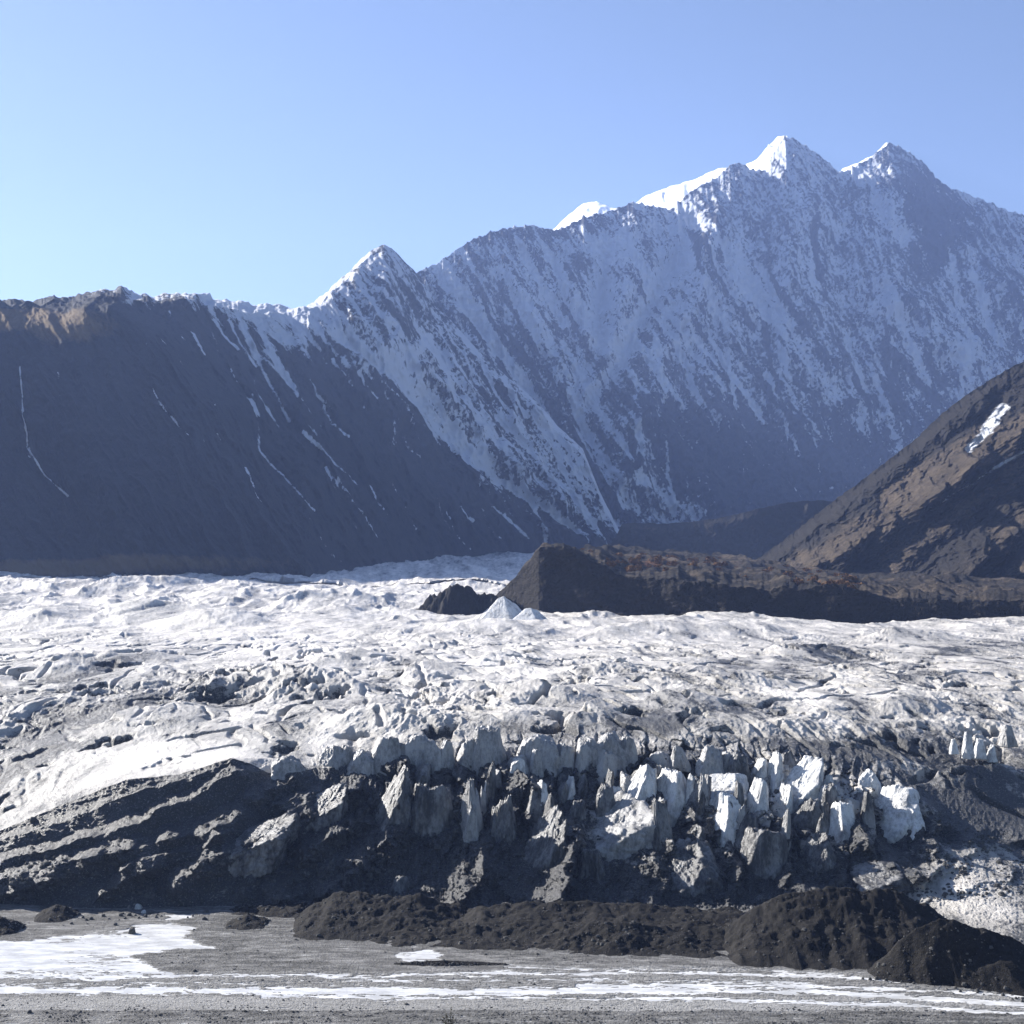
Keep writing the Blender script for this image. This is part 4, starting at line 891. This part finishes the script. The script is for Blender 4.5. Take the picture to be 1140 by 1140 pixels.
def build_stones():
    # loose cobbles lying all over the gravel flat and on the moraine banks: far too many to count
    rng = np.random.default_rng(900); tmpl = []
    for k in range(6):
        Q, Fc = block(planes_for('block', np.random.default_rng(910 + k)), 24, k, .05, 0, 8, 6); tmpl.append((Q / np.abs(Q).max(), Fc))
    V, Fs, n0 = [], [], 0
    def put(px, py, pz, sz):
        nonlocal n0
        Q, Fc = tmpl[rng.integers(6)]; a = rng.uniform(0, 6.28); c, s_ = math.cos(a), math.sin(a)
        q = Q * sz * np.array([1, 1, .7]); q = np.stack([q[:, 0] * c - q[:, 1] * s_, q[:, 0] * s_ + q[:, 1] * c, q[:, 2]], 1)
        V.append(q + np.array([px, py, pz])); Fs.append(Fc + n0); n0 += len(Q)
    rw = np.where(rng.random(9000) < .55, rng.uniform(1122, 1150, 9000), rng.uniform(1030, 1150, 9000)); xx = rng.uniform(-60, 1200, 9000)
    for x, row in np.stack([xx, rw], 1)[water_mask(xx[None, :], rw[None, :])[0] < -1.2]:
        Y = H * F / (row - HZ); put(wx(x, Y), Y, .17, min(.5, .09 + .07 * rng.exponential()))
    G, gx, gr = GLAC; cand = np.argwhere((gr[:330] > 872) & (gr[:330] < 1003))
    keep = fbm(gx[:330] / 30, gr[:330] / 22, 3, 207)[tuple(cand.T)] + rng.uniform(-.3, .3, len(cand)) > .05 + .35 * sstep(330, 230, gx[:330][tuple(cand.T)]) * sstep(960, 935, gr[:330][tuple(cand.T)])
    cand = cand[keep]
    for i in rng.integers(0, len(cand), 6000):
        v = G[tuple(cand[i])]; put(v[0], v[1], v[2], min(1.3, .16 + .2 * rng.exponential()))
    for me_o in [o for o in C.objects if o.name.startswith('gravel_mound')]:
        n = len(me_o.data.vertices); co = np.empty(n * 3, f32); me_o.data.vertices.foreach_get('co', co); co = co.reshape(-1, 3) + np.array(me_o.location)
        co = co[co[:, 2] > .1]
        for i in rng.integers(0, len(co), max(40, min(700, n // 40))): put(*co[i], min(.7, .08 + .11 * rng.exponential()))
    o = link('loose_stones', set_mesh('loose_stones', np.concatenate(V), np.concatenate(Fs), M['boulder'], smooth=False))
    tag(o, 'loose stones scattered over the gravel flat, moraine banks and dirty ice', 'stones', kind='stuff')
build_stones()

def leaf_mat(name, a, b):
    t = NT(name); n = t.noise(.5, 2); return t.done(t.mix(n, a, b), .8, .1)
M['rust_leaf'] = leaf_mat('autumn_leaves', (.10, .050, .022), (.19, .105, .045)); M['dry_leaf'] = leaf_mat('dry_olive_leaves', (.05, .045, .02), (.12, .10, .045)); M['twig'] = leaf_mat('twig_bark', (.05, .04, .03), (.09, .07, .05))
def leaf_cloud(rng, n, rad, hgt, size):
    c = rng.normal(size=(n, 3)); c /= np.linalg.norm(c, axis=1, keepdims=True); c *= rng.uniform(.45, 1, (n, 1)) ** .6
    lump = 1 + .3 * np.sin(c[:, :1] * 5 + rng.uniform(0, 6)) * np.cos(c[:, 1:2] * 4)
    c = c * lump * np.array([rad, rad, hgt / 2]) + np.array([0, 0, hgt * .5])
    a = rng.normal(size=(n, 3)); a /= np.linalg.norm(a, axis=1, keepdims=True); b = np.cross(a, rng.normal(size=(n, 3))); b /= np.linalg.norm(b, axis=1, keepdims=True)
    s = size * rng.uniform(.6, 1.3, (n, 1)); a *= s; b *= s * .6
    V = np.stack([c - a, c - b, c + a, c + b], 1).reshape(-1, 3)
    return V, np.arange(n * 4).reshape(n, 4)
def build_shrubs():
    P, x, r, t = BENCH; rng = np.random.default_rng(800)
    protos = [set_mesh('shrub', *leaf_cloud(rng, 160, 3.0, 3.6, .75), M['rust_leaf'], smooth=False) for _ in range(5)]
    cand = np.argwhere((t > .02) & (t < .8) & (x > 640) & (x < 960))
    w = blobs(x, r, [(720,628,40,7,1), (690,640,30,7,.7), (780,628,40,8,.8), (925,650,32,7,1.2), (840,640,50,8,.4)])[tuple(cand.T)] + .03
    for k, i in enumerate(rng.choice(len(cand), 110, replace=False, p=w / w.sum())):
        v = P[tuple(cand[i])]
        o = link('shrub', protos[k % 5]); o.location = (v[0], v[1], v[2] - .3); o.rotation_euler.z = rng.uniform(0, 6.28); o.scale = [rng.uniform(.6, 1.5)] * 3
        tag(o, 'small rust coloured shrub on the moraine bench', 'shrub', 'autumn shrubs on the moraine bench')
    # dry shrub at the very bottom edge
    root = bpy.data.objects.new('dry_shrub', None); C.objects.link(root)
    Y = 297.0; root.location = (wx(501, Y), Y, .1); tag(root, 'dry olive shrub growing alone on the near gravel flat', 'shrub')
    tops = [(.3, 0, 4.6), (-.9, .3, 3.2), (-2.0, 0, 2.2), (1.2, -.2, 2.4), (-1.4, -.3, 2.7), (.8, .4, 3.0)]
    Vs, Fs, n0 = [], [], 0
    LV, LF, l0 = [], [], 0
    for (tx, ty, tz) in tops:
        ring = np.array([[math.cos(a), math.sin(a), 0] for a in np.linspace(0, 2 * math.pi, 6, endpoint=False)])
        for j, u in enumerate(np.linspace(0, 1, 6)):
            Vs.append(ring * (.07 * (1 - .8 * u)) + np.array([tx * u ** 1.4, ty * u, tz * u]))
        for j in range(5):
            for q in range(6): Fs.append([n0 + j * 6 + q, n0 + j * 6 + (q + 1) % 6, n0 + (j + 1) * 6 + (q + 1) % 6, n0 + (j + 1) * 6 + q])
        n0 += 36
        m = 70; u = rng.uniform(.3, 1.02, m)
        c = np.stack([tx * u ** 1.4, ty * u, tz * u], 1) + rng.normal(size=(m, 3)) * (.28 * (1.15 - u))[:, None]
        d = rng.normal(size=(m, 3)) * .6 + np.array([0, 0, 1]); d /= np.linalg.norm(d, axis=1, keepdims=True); e = np.cross(d, rng.normal(size=(m, 3))); e /= np.linalg.norm(e, axis=1, keepdims=True)
        LV.append(np.stack([c, c + d * .16 + e * .06, c + d * .34, c + d * .16 - e * .06], 1).reshape(-1, 3)); LF.append(np.arange(m * 4).reshape(m, 4) + l0); l0 += m * 4
    link('stems', set_mesh('stems', np.concatenate(Vs), np.array(Fs), M['twig']), root).name = 'stem'
    link('foliage', set_mesh('foliage', np.concatenate(LV), np.concatenate(LF), M['dry_leaf'], smooth=False), root)
build_shrubs()

# ================================================================== AIR, LIGHT, CAMERA
SUN_AZ, SUN_EL = math.radians(-57), math.radians(27)     # azimuth from the viewing direction, negative = left
def build_haze():
    v = [(x, y, z) for x in (-5200, 5200) for y in (-300, 12500) for z in (-3.2, 2900)]
    f = [(0, 1, 3, 2), (4, 6, 7, 5), (0, 4, 5, 1), (2, 3, 7, 6), (0, 2, 6, 4), (1, 5, 7, 3)]
    m = bpy.data.materials.new('haze_air'); m.use_nodes = True; nt = m.node_tree; nt.nodes.clear()
    out = nt.nodes.new('ShaderNodeOutputMaterial'); pv = nt.nodes.new('ShaderNodeVolumePrincipled')
    pv.inputs['Color'].default_value = (.38, .53, 1.0, 1); pv.inputs['Density'].default_value = 4.4e-5; pv.inputs['Anisotropy'].default_value = .22
    nt.links.new(pv.outputs[0], out.inputs['Volume'])
    me = bpy.data.meshes.new('haze'); me.from_pydata(v, [], f); me.update(); me.materials.append(m)
    tag(link('haze', me), 'thin blue haze filling the valley air', 'haze', kind='stuff')
build_haze()
w = bpy.data.worlds.new('World'); bpy.context.scene.world = w; w.use_nodes = True
nt = w.node_tree; bg = nt.nodes['Background']
sky = nt.nodes.new('ShaderNodeTexSky'); sky.sky_type = 'NISHITA'; sky.sun_disc = False
sky.sun_elevation = SUN_EL; sky.sun_rotation = SUN_AZ; sky.altitude = 2500; sky.air_density = .95; sky.dust_density = 2.5; sky.ozone_density = 1.0
nt.links.new(sky.outputs[0], bg.inputs[0]); bg.inputs[1].default_value = .052
L = bpy.data.lights.new('sun', 'SUN'); L.energy = 5.0; L.angle = math.radians(.53); L.color = (1, .955, .89)
so = bpy.data.objects.new('sun', L); C.objects.link(so)
from mathutils import Vector
sd = Vector((math.sin(SUN_AZ) * math.cos(SUN_EL), math.cos(SUN_AZ) * math.cos(SUN_EL), math.sin(SUN_EL)))
so.rotation_euler = sd.to_track_quat('Z', 'Y').to_euler(); so.location = sd * 500
cam = bpy.data.cameras.new('camera'); co = bpy.data.objects.new('camera', cam); C.objects.link(co)
co.location = (0, 0, H); co.rotation_euler = (math.radians(90), 0, 0)
cam.sensor_width = 36; cam.lens = 36 * F / 1140; cam.shift_y = (HZ - 570) / 1140; cam.clip_start = 1; cam.clip_end = 60000
sc = bpy.context.scene; sc.camera = co
sc.render.engine = 'CYCLES'
sc.view_settings.view_transform = 'Standard'; sc.view_settings.look = 'None'; sc.view_settings.gamma = 1; sc.view_settings.exposure = 1.5
sc.cycles.use_denoising = True; sc.cycles.volume_bounces = 1; sc.cycles.max_bounces = 6
